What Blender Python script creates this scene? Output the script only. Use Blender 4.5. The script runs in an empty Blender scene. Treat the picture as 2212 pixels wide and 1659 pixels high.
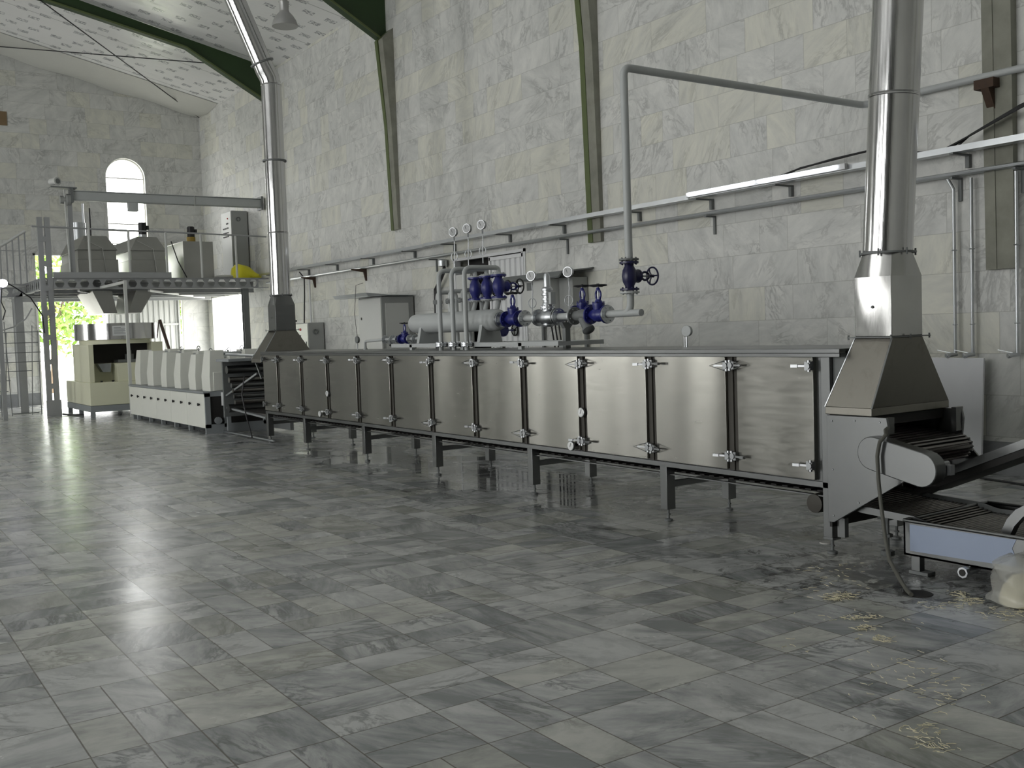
import bpy, math, random
from mathutils import Vector as V, Matrix, Quaternion
R_ = math.radians
rnd = random.Random(7)
C = bpy.context.scene.collection
S = bpy.context.scene

# ---------------------------------------------------------------- camera, sky, sun, daylight, exposure
cam_d = bpy.data.cameras.new('camera'); cam = bpy.data.objects.new('camera', cam_d); C.objects.link(cam)
cam_d.sensor_width = 36; cam_d.lens = 2197.4 / 2212 * 36; cam_d.clip_start = 0.05; cam_d.clip_end = 400
rr, uu, bb = (0.82793, -0.55977, -0.03465), (0.05831, 0.02446, 0.998), (-0.5578, -0.82829, 0.0529)
cam.matrix_world = Matrix(((rr[0], uu[0], bb[0], 0), (rr[1], uu[1], bb[1], 0), (rr[2], uu[2], bb[2], 1.6), (0, 0, 0, 1)))
S.camera = cam
S.view_settings.view_transform = 'Standard'; S.view_settings.look = 'None'
S.view_settings.gamma = 1; S.view_settings.use_curve_mapping = False
S.view_settings.exposure = 0.62
S.cycles.max_bounces = 7; S.cycles.diffuse_bounces = 4; S.cycles.glossy_bounces = 4
S.cycles.sample_clamp_indirect = 4; S.cycles.caustics_reflective = False; S.cycles.caustics_refractive = False
w = bpy.data.worlds.new('sky'); S.world = w; w.use_nodes = True
wn = w.node_tree.nodes['Background']; wn.inputs[0].default_value = (0.985, 0.99, 0.97, 1); wn.inputs[1].default_value = 7.0

def sun(e, rot):
    d = bpy.data.lights.new('sun', 'SUN'); d.energy = e; d.angle = R_(0.6)
    o = bpy.data.objects.new('sun', d); C.objects.link(o); o.rotation_euler = rot
sun(5.0, (R_(38), 0, R_(-35)))     # from high behind the hall: lights the yard and trees, the roof keeps it out of the hall

def portal(name, loc, tgt, sx, sy):
    """marks an opening for the sampling of the sky light; gives no light of its own"""
    d = bpy.data.lights.new(name, 'AREA'); d.shape = 'RECTANGLE'; d.size = sx; d.size_y = sy; d.cycles.is_portal = True
    o = bpy.data.objects.new(name, d); C.objects.link(o); o.location = loc
    o.rotation_euler = (V(tgt) - V(loc)).to_track_quat('-Z', 'Y').to_euler()
XL, XR, YB, YF = -13.2, 9.6, 30.4, -7.0
WIN_L = [3.5, 9.5, 15.0, 28.8]            # unseen left windows, added and spaced for daylight and reflections (centre along the wall)
for y in WIN_L: portal('window_daylight', (XL - 0.31, y, 3.5), (0, y, 3.5), 2.6, 6.6)
portal('door_daylight', (6.87, YB + 0.31, 2.05), (6.87, 0, 2.05), 4.1, 4.2)
portal('arched_window_daylight', (7.41, YB + 0.31, 5.65), (7.41, 0, 5.65), 1.1, 2.6)
portal('side_door_daylight', (XR + 0.31, 28.47, 1.45), (0, 28.47, 1.45), 3.1, 2.9)

# ---------------------------------------------------------------- materials
def nmat(name):
    m = bpy.data.materials.new(name); m.use_nodes = True
    nt = m.node_tree; return m, nt, nt.nodes['Principled BSDF']
class N:
    def __init__(s, nt): s.t = nt
    def n(s, typ, **k):
        o = s.t.nodes.new(typ)
        for a, b in k.items(): setattr(o, a, b)
        return o
    def l(s, a, b): s.t.links.new(a, b)
    def val(s, sock, v):
        if hasattr(v, 'links'): s.l(v, sock)
        else: sock.default_value = v
    def m(s, op, a, b=0.0, c=None, clamp=False):
        o = s.n('ShaderNodeMath', operation=op, use_clamp=clamp); s.val(o.inputs[0], a); s.val(o.inputs[1], b)
        if c is not None: s.val(o.inputs[2], c)
        return o.outputs[0]
    def comb(s, x, y, z):
        o = s.n('ShaderNodeCombineXYZ'); s.val(o.inputs[0], x); s.val(o.inputs[1], y); s.val(o.inputs[2], z); return o.outputs[0]
    def white(s, v):
        o = s.n('ShaderNodeTexWhiteNoise', noise_dimensions='3D'); s.l(v, o.inputs['Vector']); return o.outputs
    def noise(s, v, sc, det=4, rough=0.5, dist=0.0):
        o = s.n('ShaderNodeTexNoise'); o.inputs['Scale'].default_value = sc; o.inputs['Detail'].default_value = det
        o.inputs['Roughness'].default_value = rough; o.inputs['Distortion'].default_value = dist
        if v is not None: s.l(v, o.inputs['Vector'])
        return o.outputs['Fac']
    def ramp(s, f, pts, interp='LINEAR'):
        o = s.n('ShaderNodeValToRGB'); o.color_ramp.interpolation = interp; s.val(o.inputs[0], f)
        e = o.color_ramp.elements
        while len(e) < len(pts): e.new(0.5)
        for i, (p, c) in enumerate(pts):
            e[i].position = p; e[i].color = (c, c, c, 1) if isinstance(c, (int, float)) else (*c, 1)
        return o.outputs[0]
    def mix(s, f, a, b, bt='MIX'):
        o = s.n('ShaderNodeMix', data_type='RGBA', blend_type=bt); s.val(o.inputs[0], f)
        for i, v in ((6, a), (7, b)):
            if hasattr(v, 'links'): s.l(v, o.inputs[i])
            else: o.inputs[i].default_value = (*v, 1) if len(v) == 3 else v
        return o.outputs[2]
    def pos(s):
        g = s.n('ShaderNodeNewGeometry'); x = s.n('ShaderNodeSeparateXYZ'); s.l(g.outputs['Position'], x.inputs[0])
        return g.outputs['Position'], x.outputs
    def bump(s, h, st, dist, p):
        o = s.n('ShaderNodeBump'); o.inputs['Strength'].default_value = st; o.inputs['Distance'].default_value = dist
        s.l(h, o.inputs['Height']); s.l(o.outputs[0], p.inputs['Normal'])
    def scale(s, v, sc):
        o = s.n('ShaderNodeMapping'); s.l(v, o.inputs['Vector']); o.inputs['Scale'].default_value = sc; return o.outputs[0]

def paint(name, col, rough=0.45, metal=0.0, var=0.12, spec=0.5, sc=3.0):
    m, nt, p = nmat(name); g = N(nt)
    tc = g.n('ShaderNodeTexCoord')
    f = g.noise(tc.outputs['Object'], sc, 5, 0.6)
    c = g.mix(f, tuple(c * (1 - var) for c in col), tuple(min(1, c * (1 + var)) for c in col))
    g.l(c, p.inputs['Base Color']); p.inputs['Metallic'].default_value = metal
    p.inputs['Specular IOR Level'].default_value = spec
    g.l(g.m('ADD', g.m('MULTIPLY', f, 0.15), rough - 0.07), p.inputs['Roughness'])
    return m
def steel(name, col=(0.5, 0.49, 0.46), rough=0.3, stretch=(4, 4, 60), bump=0.15, wave=0.0, wsc=1.2, wst=(1, 1, 1), aniso=0.0, stain=0.0):
    m, nt, p = nmat(name); g = N(nt)
    P, _ = g.pos()
    b = g.noise(g.scale(P, stretch), 6, 3, 0.6)
    d = g.noise(P, 2.2, 5, 0.6, 0.4)
    c = g.mix(d, tuple(x * 0.86 for x in col), tuple(x * 1.1 for x in col))
    if stain:
        s = g.ramp(g.noise(g.scale(P, (1, 1, 0.5)), 5.0, 4, 0.7, 1.5), [(0.55, 0.0), (0.75, stain)])
        c = g.mix(s, c, (0.13, 0.11, 0.09))
    g.l(c, p.inputs['Base Color']); p.inputs['Metallic'].default_value = 1
    g.l(g.m('ADD', g.m('MULTIPLY', b, 0.14), rough - 0.05), p.inputs['Roughness'])
    h = g.m('MULTIPLY', b, bump * 0.02)
    if wave:
        h = g.m('ADD', h, g.m('MULTIPLY', g.noise(g.scale(P, wst), wsc, 0.6, 0.4, 0.0), wave))
    o = g.n('ShaderNodeBump'); o.inputs['Strength'].default_value = 1; o.inputs['Distance'].default_value = 0.05
    g.l(h, o.inputs['Height']); g.l(o.outputs[0], p.inputs['Normal'])
    if aniso: p.inputs['Anisotropic'].default_value = aniso
    return m

def marble_color(g, P, tid, dark, light, vein_amt, yellow, tilevar=0.5, cl=2.4):
    """veined marble; tid = per tile random outputs (value, colour)"""
    off = g.n('ShaderNodeVectorMath', operation='MULTIPLY_ADD'); g.l(tid[1], off.inputs[0]); off.inputs[1].default_value = (9, 9, 9); g.l(P, off.inputs[2])
    rot = g.n('ShaderNodeVectorRotate', rotation_type='EULER_XYZ'); g.l(off.outputs[0], rot.inputs['Vector'])
    e = g.n('ShaderNodeVectorMath', operation='MULTIPLY'); g.l(tid[1], e.inputs[0]); e.inputs[1].default_value = (1.2, 1.2, 2.2); g.l(e.outputs[0], rot.inputs['Rotation'])
    Q = g.scale(rot.outputs[0], (1, 4.2, 2.2))
    cloud = g.noise(Q, 1.5, 9, 0.66, 0.35)
    v1 = g.noise(Q, 2.3, 9, 0.62, 0.55)
    vein = g.m('SUBTRACT', 1.0, g.m('MULTIPLY', g.m('ABSOLUTE', g.m('SUBTRACT', v1, 0.5)), 16.0), clamp=True)
    vein = g.m('MULTIPLY', vein, g.ramp(g.noise(Q, 0.9, 2), [(0.45, 0.0), (0.65, 1.0)]))
    fine = g.noise(Q, 14, 4, 0.7)
    t = g.m('ADD', g.m('MULTIPLY', g.m('SUBTRACT', cloud, 0.5), cl), g.m('ADD', 0.55, g.m('MULTIPLY', g.m('SUBTRACT', tid[0], 0.5), tilevar)), clamp=True)
    c = g.mix(t, dark, light)
    c = g.mix(g.m('MULTIPLY', g.m('SUBTRACT', fine, 0.5), 0.5, clamp=True), c, tuple(x * 0.8 for x in dark))
    c = g.mix(g.m('MULTIPLY', vein, vein_amt), c, tuple(x * 0.45 for x in dark))
    sep = g.n('ShaderNodeSeparateColor'); g.l(tid[1], sep.inputs[0])
    ymask = g.m('MULTIPLY', g.m('GREATER_THAN', sep.outputs[1], 0.7), g.m('MULTIPLY', cloud, yellow))
    return g.mix(ymask, c, (light[0] * 1.0, light[1] * 0.97, light[2] * 0.74))

def wall_mat(name, axis):
    m, nt, p = nmat(name); g = N(nt); P, x = g.pos()
    h = x[1] if axis == 'y' else x[0]
    row = g.m('FLOOR', g.m('DIVIDE', g.m('SUBTRACT', x[2], 0.378), 0.412))
    fr = g.m('FRACT', g.m('DIVIDE', g.m('SUBTRACT', x[2], 0.378), 0.412))
    rw = g.white(g.comb(row, 3.3, 1.7))[0]
    u = g.m('ADD', g.m('DIVIDE', h, 1.04), g.m('MULTIPLY', rw, 1.0))
    cell = g.m('FLOOR', u); fu = g.m('FRACT', u)
    split = g.m('GREATER_THAN', g.white(g.comb(cell, row, 9.1))[0], 0.55)          # some slabs are cut in two
    sub = g.m('MULTIPLY', g.m('GREATER_THAN', fu, 0.42), split)
    tid = g.white(g.comb(cell, row, g.m('ADD', sub, 0.5)))
    du = g.m('MULTIPLY', g.m('MINIMUM', fu, g.m('SUBTRACT', 1.0, fu)), 1.04)
    ds = g.m('ADD', g.m('MULTIPLY', g.m('ABSOLUTE', g.m('SUBTRACT', fu, 0.42)), 1.04), g.m('SUBTRACT', 1.0, split))
    dz = g.m('MULTIPLY', g.m('MINIMUM', fr, g.m('SUBTRACT', 1.0, fr)), 0.412)
    d = g.m('MINIMUM', g.m('MINIMUM', du, ds), dz)
    grout = g.m('LESS_THAN', d, 0.004)
    c = marble_color(g, P, tid, (0.53, 0.54, 0.525), (0.76, 0.76, 0.73), 0.5, 0.45, 0.22, 2.1)
    c = g.mix(g.m('MULTIPLY', grout, 0.42), c, (0.3, 0.3, 0.27))
    low = g.m('LESS_THAN', x[2], 0.33)                                             # dark marble skirting course
    c = g.mix(g.m('MULTIPLY', low, 0.72), c, (0.10, 0.11, 0.13))
    g.l(c, p.inputs['Base Color']); p.inputs['Roughness'].default_value = 0.5; p.inputs['Specular IOR Level'].default_value = 0.3
    g.bump(g.m('MULTIPLY', grout, -1.0), 0.3, 0.004, p)
    return m

def floor_mat():
    m, nt, p = nmat('marble_floor_tiles'); g = N(nt); P, x = g.pos()
    A = 0.4275
    u = g.m('DIVIDE', g.m('SUBTRACT', x[0], 0.337), A); v = g.m('DIVIDE', g.m('SUBTRACT', x[1], 0.300), A)
    # runs of one and a half or two cells, cut across or along at random
    cu = g.m('FLOOR', u); fu = g.m('FRACT', u)
    sh = g.white(g.comb(cu, 5.2, 0.3))[0]
    v2 = g.m('ADD', g.m('MULTIPLY', v, 0.5), g.m('MULTIPLY', g.m('FLOOR', g.m('MULTIPLY', sh, 2.0)), 0.5))
    cv = g.m('FLOOR', v2); fv = g.m('FRACT', v2)
    r = g.white(g.comb(cu, cv, 2.5))[0]
    isA = g.m('LESS_THAN', r, 0.45)                                  # four thin pieces laid across
    isB = g.m('MULTIPLY', g.m('GREATER_THAN', r, 0.45), g.m('LESS_THAN', r, 0.80))   # two thin pieces laid along
    nx = g.m('ADD', 1.0, isB)
    ny = g.m('ADD', g.m('ADD', 1.0, g.m('MULTIPLY', isA, 3.0)), g.m('GREATER_THAN', r, 0.45))
    xu = g.m('MULTIPLY', fu, nx); yv = g.m('MULTIPLY', fv, ny)
    tid = g.white(g.comb(g.m('ADD', cu, g.m('MULTIPLY', g.m('FLOOR', xu), 0.37)), g.m('ADD', cv, g.m('MULTIPLY', g.m('FLOOR', yv), 0.17)), r))
    a = g.m('FRACT', xu); b = g.m('FRACT', yv)
    da = g.m('DIVIDE', g.m('MULTIPLY', g.m('MINIMUM', a, g.m('SUBTRACT', 1.0, a)), A), nx)
    db = g.m('DIVIDE', g.m('MULTIPLY', g.m('MINIMUM', b, g.m('SUBTRACT', 1.0, b)), 2 * A), ny)
    grout = g.m('LESS_THAN', g.m('MINIMUM', da, db), 0.0032)
    c = marble_color(g, P, tid, (0.225, 0.24, 0.245), (0.575, 0.585, 0.58), 0.8, 0.4, 0.70, 3.4)
    c = g.mix(g.m('MULTIPLY', grout, 0.8), c, (0.085, 0.072, 0.055))
    # wet patches under and along the oven, dirty near the drain
    ex = g.m('MULTIPLY', g.m('SUBTRACT', x[0], 6.0), 0.80); ey = g.m('MULTIPLY', g.m('SUBTRACT', x[1], 9.8), 0.135)
    e = g.m('SUBTRACT', 1.0, g.m('SQRT', g.m('ADD', g.m('POWER', g.m('ABSOLUTE', ex), 2.0), g.m('POWER', g.m('ABSOLUTE', ey), 2.0))), clamp=True)
    wn_ = g.noise(g.scale(P, (0.9, 0.7, 1)), 1.5, 5, 0.6, 0.5)
    wet = g.ramp(g.m('ADD', wn_, g.m('MULTIPLY', e, 0.36)), [(0.66, 0.0), (0.69, 1.0)])
    wet = g.m('MULTIPLY', wet, g.m('GREATER_THAN', e, 0.02))
    c = g.mix(g.m('MULTIPLY', wet, 0.42), c, (0.10, 0.105, 0.10))
    dx = g.m('SUBTRACT', x[0], 5.45); dy = g.m('SUBTRACT', x[1], 3.95)
    dd = g.m('SUBTRACT', 1.0, g.m('MULTIPLY', g.m('SQRT', g.m('ADD', g.m('MULTIPLY', dx, dx), g.m('MULTIPLY', dy, dy))), 0.85), clamp=True)
    grime = g.ramp(g.m('ADD', g.noise(P, 7, 6, 0.75, 1.0), g.m('MULTIPLY', dd, 0.22)), [(0.60, 0.0), (0.68, 1.0)])
    grime = g.m('MULTIPLY', grime, g.m('GREATER_THAN', dd, 0.03))
    c = g.mix(g.m('MULTIPLY', grime, 0.75), c, (0.03, 0.03, 0.03))
    g.l(c, p.inputs['Base Color'])
    worn = g.noise(P, 1.1, 5, 0.6)
    rg = g.m('ADD', 0.17, g.m('ADD', g.m('MULTIPLY', worn, 0.12), g.m('MULTIPLY', tid[0], 0.05)))
    rg = g.m('ADD', g.m('MULTIPLY', rg, g.m('SUBTRACT', 1.0, wet)), g.m('MULTIPLY', wet, 0.02))
    g.l(rg, p.inputs['Roughness']); p.inputs['Specular IOR Level'].default_value = 0.6
    h = g.m('ADD', g.m('MULTIPLY', grout, -0.6), g.m('ADD', g.m('MULTIPLY', g.noise(P, 1.8, 3, 0.5), 1.2), g.m('MULTIPLY', tid[0], 0.35)))
    h = g.m('MULTIPLY', h, g.m('SUBTRACT', 1.0, g.m('MULTIPLY', wet, 0.9)))
    g.bump(h, 0.35, 0.006, p)
    return m

def ceiling_mat():
    m, nt, p = nmat('printed_insulation_sheet'); g = N(nt); P, x = g.pos()
    # rows of small grey printed marks along the sheets
    u = g.m('DIVIDE', x[0], 0.50); v = g.m('DIVIDE', x[1], 0.42)
    row = g.m('FLOOR', v); fv = g.m('FRACT', v)
    uu_ = g.m('ADD', u, g.m('MULTIPLY', row, 0.37)); fu = g.m('FRACT', uu_); cu = g.m('FLOOR', uu_)
    inb = g.m('MULTIPLY', g.m('LESS_THAN', g.m('ABSOLUTE', g.m('SUBTRACT', fu, 0.5)), 0.24), g.m('LESS_THAN', g.m('ABSOLUTE', g.m('SUBTRACT', fv, 0.5)), 0.22))
    mk = g.ramp(g.noise(g.scale(P, (1.0, 2.2, 1)), 16, 2, 0.5, 0.4), [(0.47, 0.0), (0.52, 1.0)])
    keep = g.m('GREATER_THAN', g.white(g.comb(cu, row, 0.7))[0], 0.25)
    mk = g.m('MULTIPLY', g.m('MULTIPLY', mk, inb), keep)
    seam = g.m('LESS_THAN', g.m('ABSOLUTE', g.m('SUBTRACT', g.m('FRACT', g.m('DIVIDE', x[1], 2.1)), 0.5)), 0.007)
    plain = g.m('LESS_THAN', x[1], 28.6)
    c = g.mix(g.m('MULTIPLY', g.m('MULTIPLY', mk, plain), 0.9), (0.86, 0.86, 0.85), (0.22, 0.23, 0.25))
    c = g.mix(g.m('MULTIPLY', seam, 0.6), c, (0.25, 0.25, 0.24))
    g.l(c, p.inputs['Base Color']); p.inputs['Roughness'].default_value = 0.32; p.inputs['Specular IOR Level'].default_value = 0.5
    g.bump(g.noise(g.scale(P, (0.5, 1.4, 1)), 1.2, 3, 0.5), 0.5, 0.10, p)
    return m

M = {}
M['wall_y'] = wall_mat('marble_cladding_right', 'y'); M['wall_x'] = wall_mat('marble_cladding_back', 'x')
M['floor'] = floor_mat(); M['ceil'] = ceiling_mat()
M['door'] = steel('brushed_door_steel', (0.32, 0.315, 0.29), 0.22, (1, 1, 7), 0.0, 0.9, 1.5, (1, 1, 0.16))
M['steel'] = steel('brushed_steel', (0.185, 0.19, 0.19), 0.30, (1, 1, 12), 0.1, 0.03, 1.5)
M['hood'] = steel('hood_steel', (0.235, 0.225, 0.20), 0.38, (40, 40, 3), 0.1, 0.03, 2.0, stain=0.35)
M['duct'] = steel('polished_duct_steel', (0.58, 0.58, 0.58), 0.14, (14, 14, 0.6), 0.5, 0.02, 3.0)
M['crumple'] = steel('crumpled_thin_steel', (0.45, 0.45, 0.44), 0.2, (10, 10, 2), 0.1, 1.1, 3.0, (1, 1, .6))
M['gap'] = paint('dull_dark_steel', (0.07, 0.066, 0.058), 0.6, spec=0.25)
M['chrome'] = steel('chrome', (0.36, 0.37, 0.38), 0.32, (5, 5, 5), 0.0)
M['galv'] = steel('galvanised_steel', (0.56, 0.58, 0.60), 0.34, (8, 8, 8), 0.1)
M['belt'] = steel('belt_steel', (0.22, 0.21, 0.20), 0.30, (8, 8, 8), 0.1)
M['dark'] = paint('dark_interior', (0.018, 0.017, 0.016), 0.7)
M['grey'] = paint('grey_enamel', (0.45, 0.47, 0.47), 0.45)
M['greyd'] = paint('dark_grey_enamel', (0.16, 0.17, 0.17), 0.5)
M['pgrey'] = paint('platform_grey_paint', (0.35, 0.36, 0.365), 0.5)
M['blue'] = paint('blue_valve_paint', (0.018, 0.022, 0.17), 0.32, var=0.25)
M['navy'] = paint('dark_blue_valve_paint', (0.010, 0.010, 0.055), 0.32, var=0.25)
M['black'] = paint('black_paint', (0.012, 0.012, 0.014), 0.4)
M['rubber'] = paint('black_cable', (0.018, 0.018, 0.02), 0.5)
M['hose'] = paint('dull_hose', (0.10, 0.10, 0.085), 0.6)
M['cream'] = paint('cream_enamel', (0.74, 0.74, 0.56), 0.4, var=0.05)
M['offw'] = paint('off_white_enamel', (0.78, 0.79, 0.73), 0.35, var=0.05)
M['cab'] = paint('cabinet_light_grey', (0.60, 0.61, 0.59), 0.45, var=0.04)
M['cabd'] = paint('cabinet_grey', (0.33, 0.34, 0.33), 0.5, var=0.05)
M['ral'] = paint('grey_machine_base', (0.27, 0.29, 0.30), 0.5)
M['green'] = paint('green_structural_paint', (0.022, 0.05, 0.014), 0.55, var=0.4, sc=2.0)
M['greenb'] = paint('moss_green_edge', (0.10, 0.13, 0.045), 0.6, var=0.3, sc=2.0)
M['conc'] = paint('rough_plaster', (0.26, 0.26, 0.22), 0.9, var=0.45, sc=3.5)
M['patch'] = paint('brown_patch', (0.22, 0.15, 0.08), 0.7)
M['rust'] = paint('rusty_steel', (0.06, 0.035, 0.022), 0.8, var=0.5, sc=20)
M['brown'] = paint('brown_primer', (0.10, 0.065, 0.05), 0.7, var=0.3)
M['white'] = paint('white_sheet', (0.72, 0.73, 0.74), 0.4, var=0.03)
M['whitep'] = paint('white_plaster', (0.62, 0.62, 0.58), 0.8, var=0.05)
M['leftw'] = paint('grey_plaster', (0.16, 0.16, 0.155), 0.8)  # unseen left wall, toned dark to dim its reflection in the oven doors
M['hopper'] = steel('mixer_steel', (0.42, 0.42, 0.40), 0.34, (3, 3, 20), 0.0, 0.1, 2.0)
M['slabm'] = paint('pale_slab', (0.76, 0.77, 0.80), 0.5, var=0.1, sc=1.5)
M['yellow'] = paint('yellow_plastic', (0.78, 0.72, 0.03), 0.4, var=0.1)
M['brass'] = paint('yellow_drive_base', (0.45, 0.30, 0.05), 0.4)
M['film'] = paint('pale_blue_film', (0.33, 0.39, 0.52), 0.35, var=0.06)
M['red'] = paint('red_plastic', (0.6, 0.03, 0.03), 0.4)
M['noodle'] = paint('dry_noodles', (0.74, 0.69, 0.50), 0.7, var=0.2, sc=20)
M['yard'] = paint('pale_concrete_yard', (0.55, 0.54, 0.50), 0.9, var=0.1)
M['leaf'] = paint('leaves', (0.16, 0.27, 0.035), 0.6, var=0.6, sc=1.5)
M['bark'] = paint('bark', (0.10, 0.07, 0.045), 0.9, var=0.3)
M['lampm'] = paint('lamp_aluminium', (0.42, 0.42, 0.41), 0.4, metal=0.5)
def dial_mat(name, c):
    return paint(name, c, 0.25, var=0.03)
M['dial'] = dial_mat('white_dial', (0.75, 0.76, 0.76)); M['ddark'] = dial_mat('grey_dial_back', (0.22, 0.23, 0.23))
def emit(name, col, st):
    m, nt, p = nmat(name); p.inputs['Emission Color'].default_value = (*col, 1); p.inputs['Emission Strength'].default_value = st
    p.inputs['Base Color'].default_value = (0.8, 0.8, 0.8, 1); return m
M['tube'] = emit('lit_tube', (0.90, 0.93, 1.0), 3.0); M['bulb'] = emit('lit_lamp', (0.90, 0.88, 1.0), 9.0)
m, nt, p = nmat('cloudy_plastic'); g = N(nt)
p.inputs['Base Color'].default_value = (0.62, 0.62, 0.58, 1); p.inputs['Roughness'].default_value = 0.22
tr = g.n('ShaderNodeBsdfTransparent'); mx = g.n('ShaderNodeMixShader'); mx.inputs[0].default_value = 0.40
g.l(tr.outputs[0], mx.inputs[1]); g.l(p.outputs[0], mx.inputs[2]); g.l(mx.outputs[0], nt.nodes['Material Output'].inputs['Surface'])
M['bag'] = m

# ---------------------------------------------------------------- mesh helpers
BASE = {}
class MB:
    def __init__(s): s.v = []; s.f = []
    def add(s, vs, fs):
        k = len(s.v); s.v += [tuple(v) for v in vs]; s.f += [tuple(i + k for i in f) for f in fs]; return s
    def box(s, a, b, mtx=None):
        x0, y0, z0 = a; x1, y1, z1 = b
        x0, x1 = min(x0, x1), max(x0, x1); y0, y1 = min(y0, y1), max(y0, y1); z0, z1 = min(z0, z1), max(z0, z1)
        vs = [(x0, y0, z0), (x1, y0, z0), (x1, y1, z0), (x0, y1, z0), (x0, y0, z1), (x1, y0, z1), (x1, y1, z1), (x0, y1, z1)]
        if mtx is not None: vs = [mtx @ V(v) for v in vs]
        return s.add(vs, [(0, 3, 2, 1), (4, 5, 6, 7), (0, 1, 5, 4), (1, 2, 6, 5), (2, 3, 7, 6), (3, 0, 4, 7)])
    def bar(s, p0, p1, wd, ht, up=(0, 0, 1)):
        p0, p1 = V(p0), V(p1); d = (p1 - p0).normalized(); r = d.cross(V(up))
        if r.length < 1e-4: r = d.cross(V((1, 0, 0)))
        r.normalize(); u = r.cross(d)
        vs = [p + r * (i * wd / 2) + u * (j * ht / 2) for p in (p0, p1) for i, j in ((-1, -1), (1, -1), (1, 1), (-1, 1))]
        return s.add(vs, [(0, 3, 2, 1), (4, 5, 6, 7), (0, 1, 5, 4), (1, 2, 6, 5), (2, 3, 7, 6), (3, 0, 4, 7)])
    def prism(s, poly, axis, a, b):
        n = len(poly)
        mk = {'x': lambda p, t: (t, p[0], p[1]), 'y': lambda p, t: (p[0], t, p[1]), 'z': lambda p, t: (p[0], p[1], t)}[axis]
        vs = [mk(p, a) for p in poly] + [mk(p, b) for p in poly]
        return s.add(vs, [tuple(range(n))[::-1], tuple(range(n, 2 * n))] + [(i, (i + 1) % n, n + (i + 1) % n, n + i) for i in range(n)])
    def loops(s, rings, cap=True, closed=False):
        n = len(rings[0]); k = len(s.v); s.v += [tuple(v) for r in rings for v in r]; m = len(rings)
        for j in range(m if closed else m - 1):
            a = k + j * n; b = k + ((j + 1) % m) * n
            s.f += [(a + i, a + (i + 1) % n, b + (i + 1) % n, b + i) for i in range(n)]
        if cap and not closed:
            s.f += [tuple(range(k, k + n))[::-1], tuple(range(k + (m - 1) * n, k + m * n))]
        return s
    def lathe(s, p0, d, prof, n=20):
        p0, d = V(p0), V(d).normalized(); a = d.cross(V((0, 0, 1)))
        if a.length < 1e-3: a = V((1, 0, 0))
        a.normalize(); b = d.cross(a)
        return s.loops([[p0 + d * t + (a * math.cos(6.28319 * i / n) + b * math.sin(6.28319 * i / n)) * max(r, 1e-4) for i in range(n)] for t, r in prof])
    def cyl(s, p0, p1, r, n=16, r2=None):
        L = (V(p1) - V(p0)).length
        return s.lathe(p0, V(p1) - V(p0), [(0, r), (L, r if r2 is None else r2)], n)
    def tube(s, pts, r, n=10, closed=False):
        pts = [V(p) for p in pts]; m = len(pts); rings = []; a = None
        for i in range(m):
            if closed: d = pts[(i + 1) % m] - pts[i - 1]
            else: d = pts[min(i + 1, m - 1)] - pts[max(i - 1, 0)]
            d.normalize()
            if a is None:
                a = d.cross(V((0, 0, 1)))
                if a.length < 1e-2: a = d.cross(V((1, 0, 0)))
            a = a - d * a.dot(d); a.normalize(); b = d.cross(a)
            rings.append([pts[i] + (a * math.cos(6.28319 * k / n) + b * math.sin(6.28319 * k / n)) * r for k in range(n)])
        return s.loops(rings, not closed, closed)
    def torus(s, c, ax, R, r, n=24, k=8):
        ax = V(ax).normalized(); a = ax.cross(V((0, 0, 1)))
        if a.length < 1e-3: a = V((1, 0, 0))
        a.normalize(); b = ax.cross(a)
        return s.tube([V(c) + (a * math.cos(6.28319 * i / n) + b * math.sin(6.28319 * i / n)) * R for i in range(n)], r, k, True)
    def frustum(s, r0, z0, r1, z1, shell=0.0):
        q = lambda r, z: [(r[0], r[1], z), (r[2], r[1], z), (r[2], r[3], z), (r[0], r[3], z)]
        return s.loops([q(r0, z0), q(r1, z1)])
    def ball(s, c, r, n=14, sc=(1, 1, 1)):
        c = V(c); rings = []
        for j in range(n // 2 + 1):
            t = math.pi * j / (n // 2)
            rings.append([c + V((max(math.sin(t), 1e-3) * math.cos(6.28319 * i / n) * r * sc[0], max(math.sin(t), 1e-3) * math.sin(6.28319 * i / n) * r * sc[1], -math.cos(t) * r * sc[2])) for i in range(n)])
        return s.loops(rings)
    def build(s, name, mat, parent=None, bev=0.0, sharp=35, **props):
        b = BASE.get(parent.name, V((0, 0, 0))) if parent is not None else V((0, 0, 0))
        me = bpy.data.meshes.new(name); me.from_pydata([tuple(V(v) - b) for v in s.v], [], s.f); me.validate()
        me.materials.append(M[mat] if isinstance(mat, str) else mat)
        me.shade_smooth(); me.set_sharp_from_angle(angle=R_(sharp))
        o = bpy.data.objects.new(name, me); C.objects.link(o)
        if parent is not None: o.parent = parent; BASE[o.name] = b
        if bev:
            md = o.modifiers.new('edge', 'BEVEL'); md.width = bev; md.segments = 2; md.limit_method = 'ANGLE'; md.angle_limit = R_(40)
        for k, v in props.items(): o[k] = v
        return o
def arc(pts, rad, n=6):
    """polyline with rounded corners"""
    pts = [V(p) for p in pts]; out = [pts[0]]
    for i in range(1, len(pts) - 1):
        a, p, b = pts[i - 1], pts[i], pts[i + 1]; d0 = (a - p).normalized(); d1 = (b - p).normalized()
        ang = d0.angle(d1); t = min(rad / max(math.tan(ang / 2), 1e-3), (a - p).length * 0.49, (b - p).length * 0.49)
        s, e = p + d0 * t, p + d1 * t
        for k in range(n + 1):
            u = k / n; out.append(s * (1 - u) ** 2 + p * 2 * u * (1 - u) + e * u * u)
    out.append(pts[-1]); return out
def thing(name, loc, label, cat, group=None):
    o = bpy.data.objects.new(name, None); C.objects.link(o); o.location = loc; o.empty_display_size = 0.1
    o['label'] = label; o['category'] = cat
    if group: o['group'] = group
    BASE[o.name] = V(loc); return o
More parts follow.
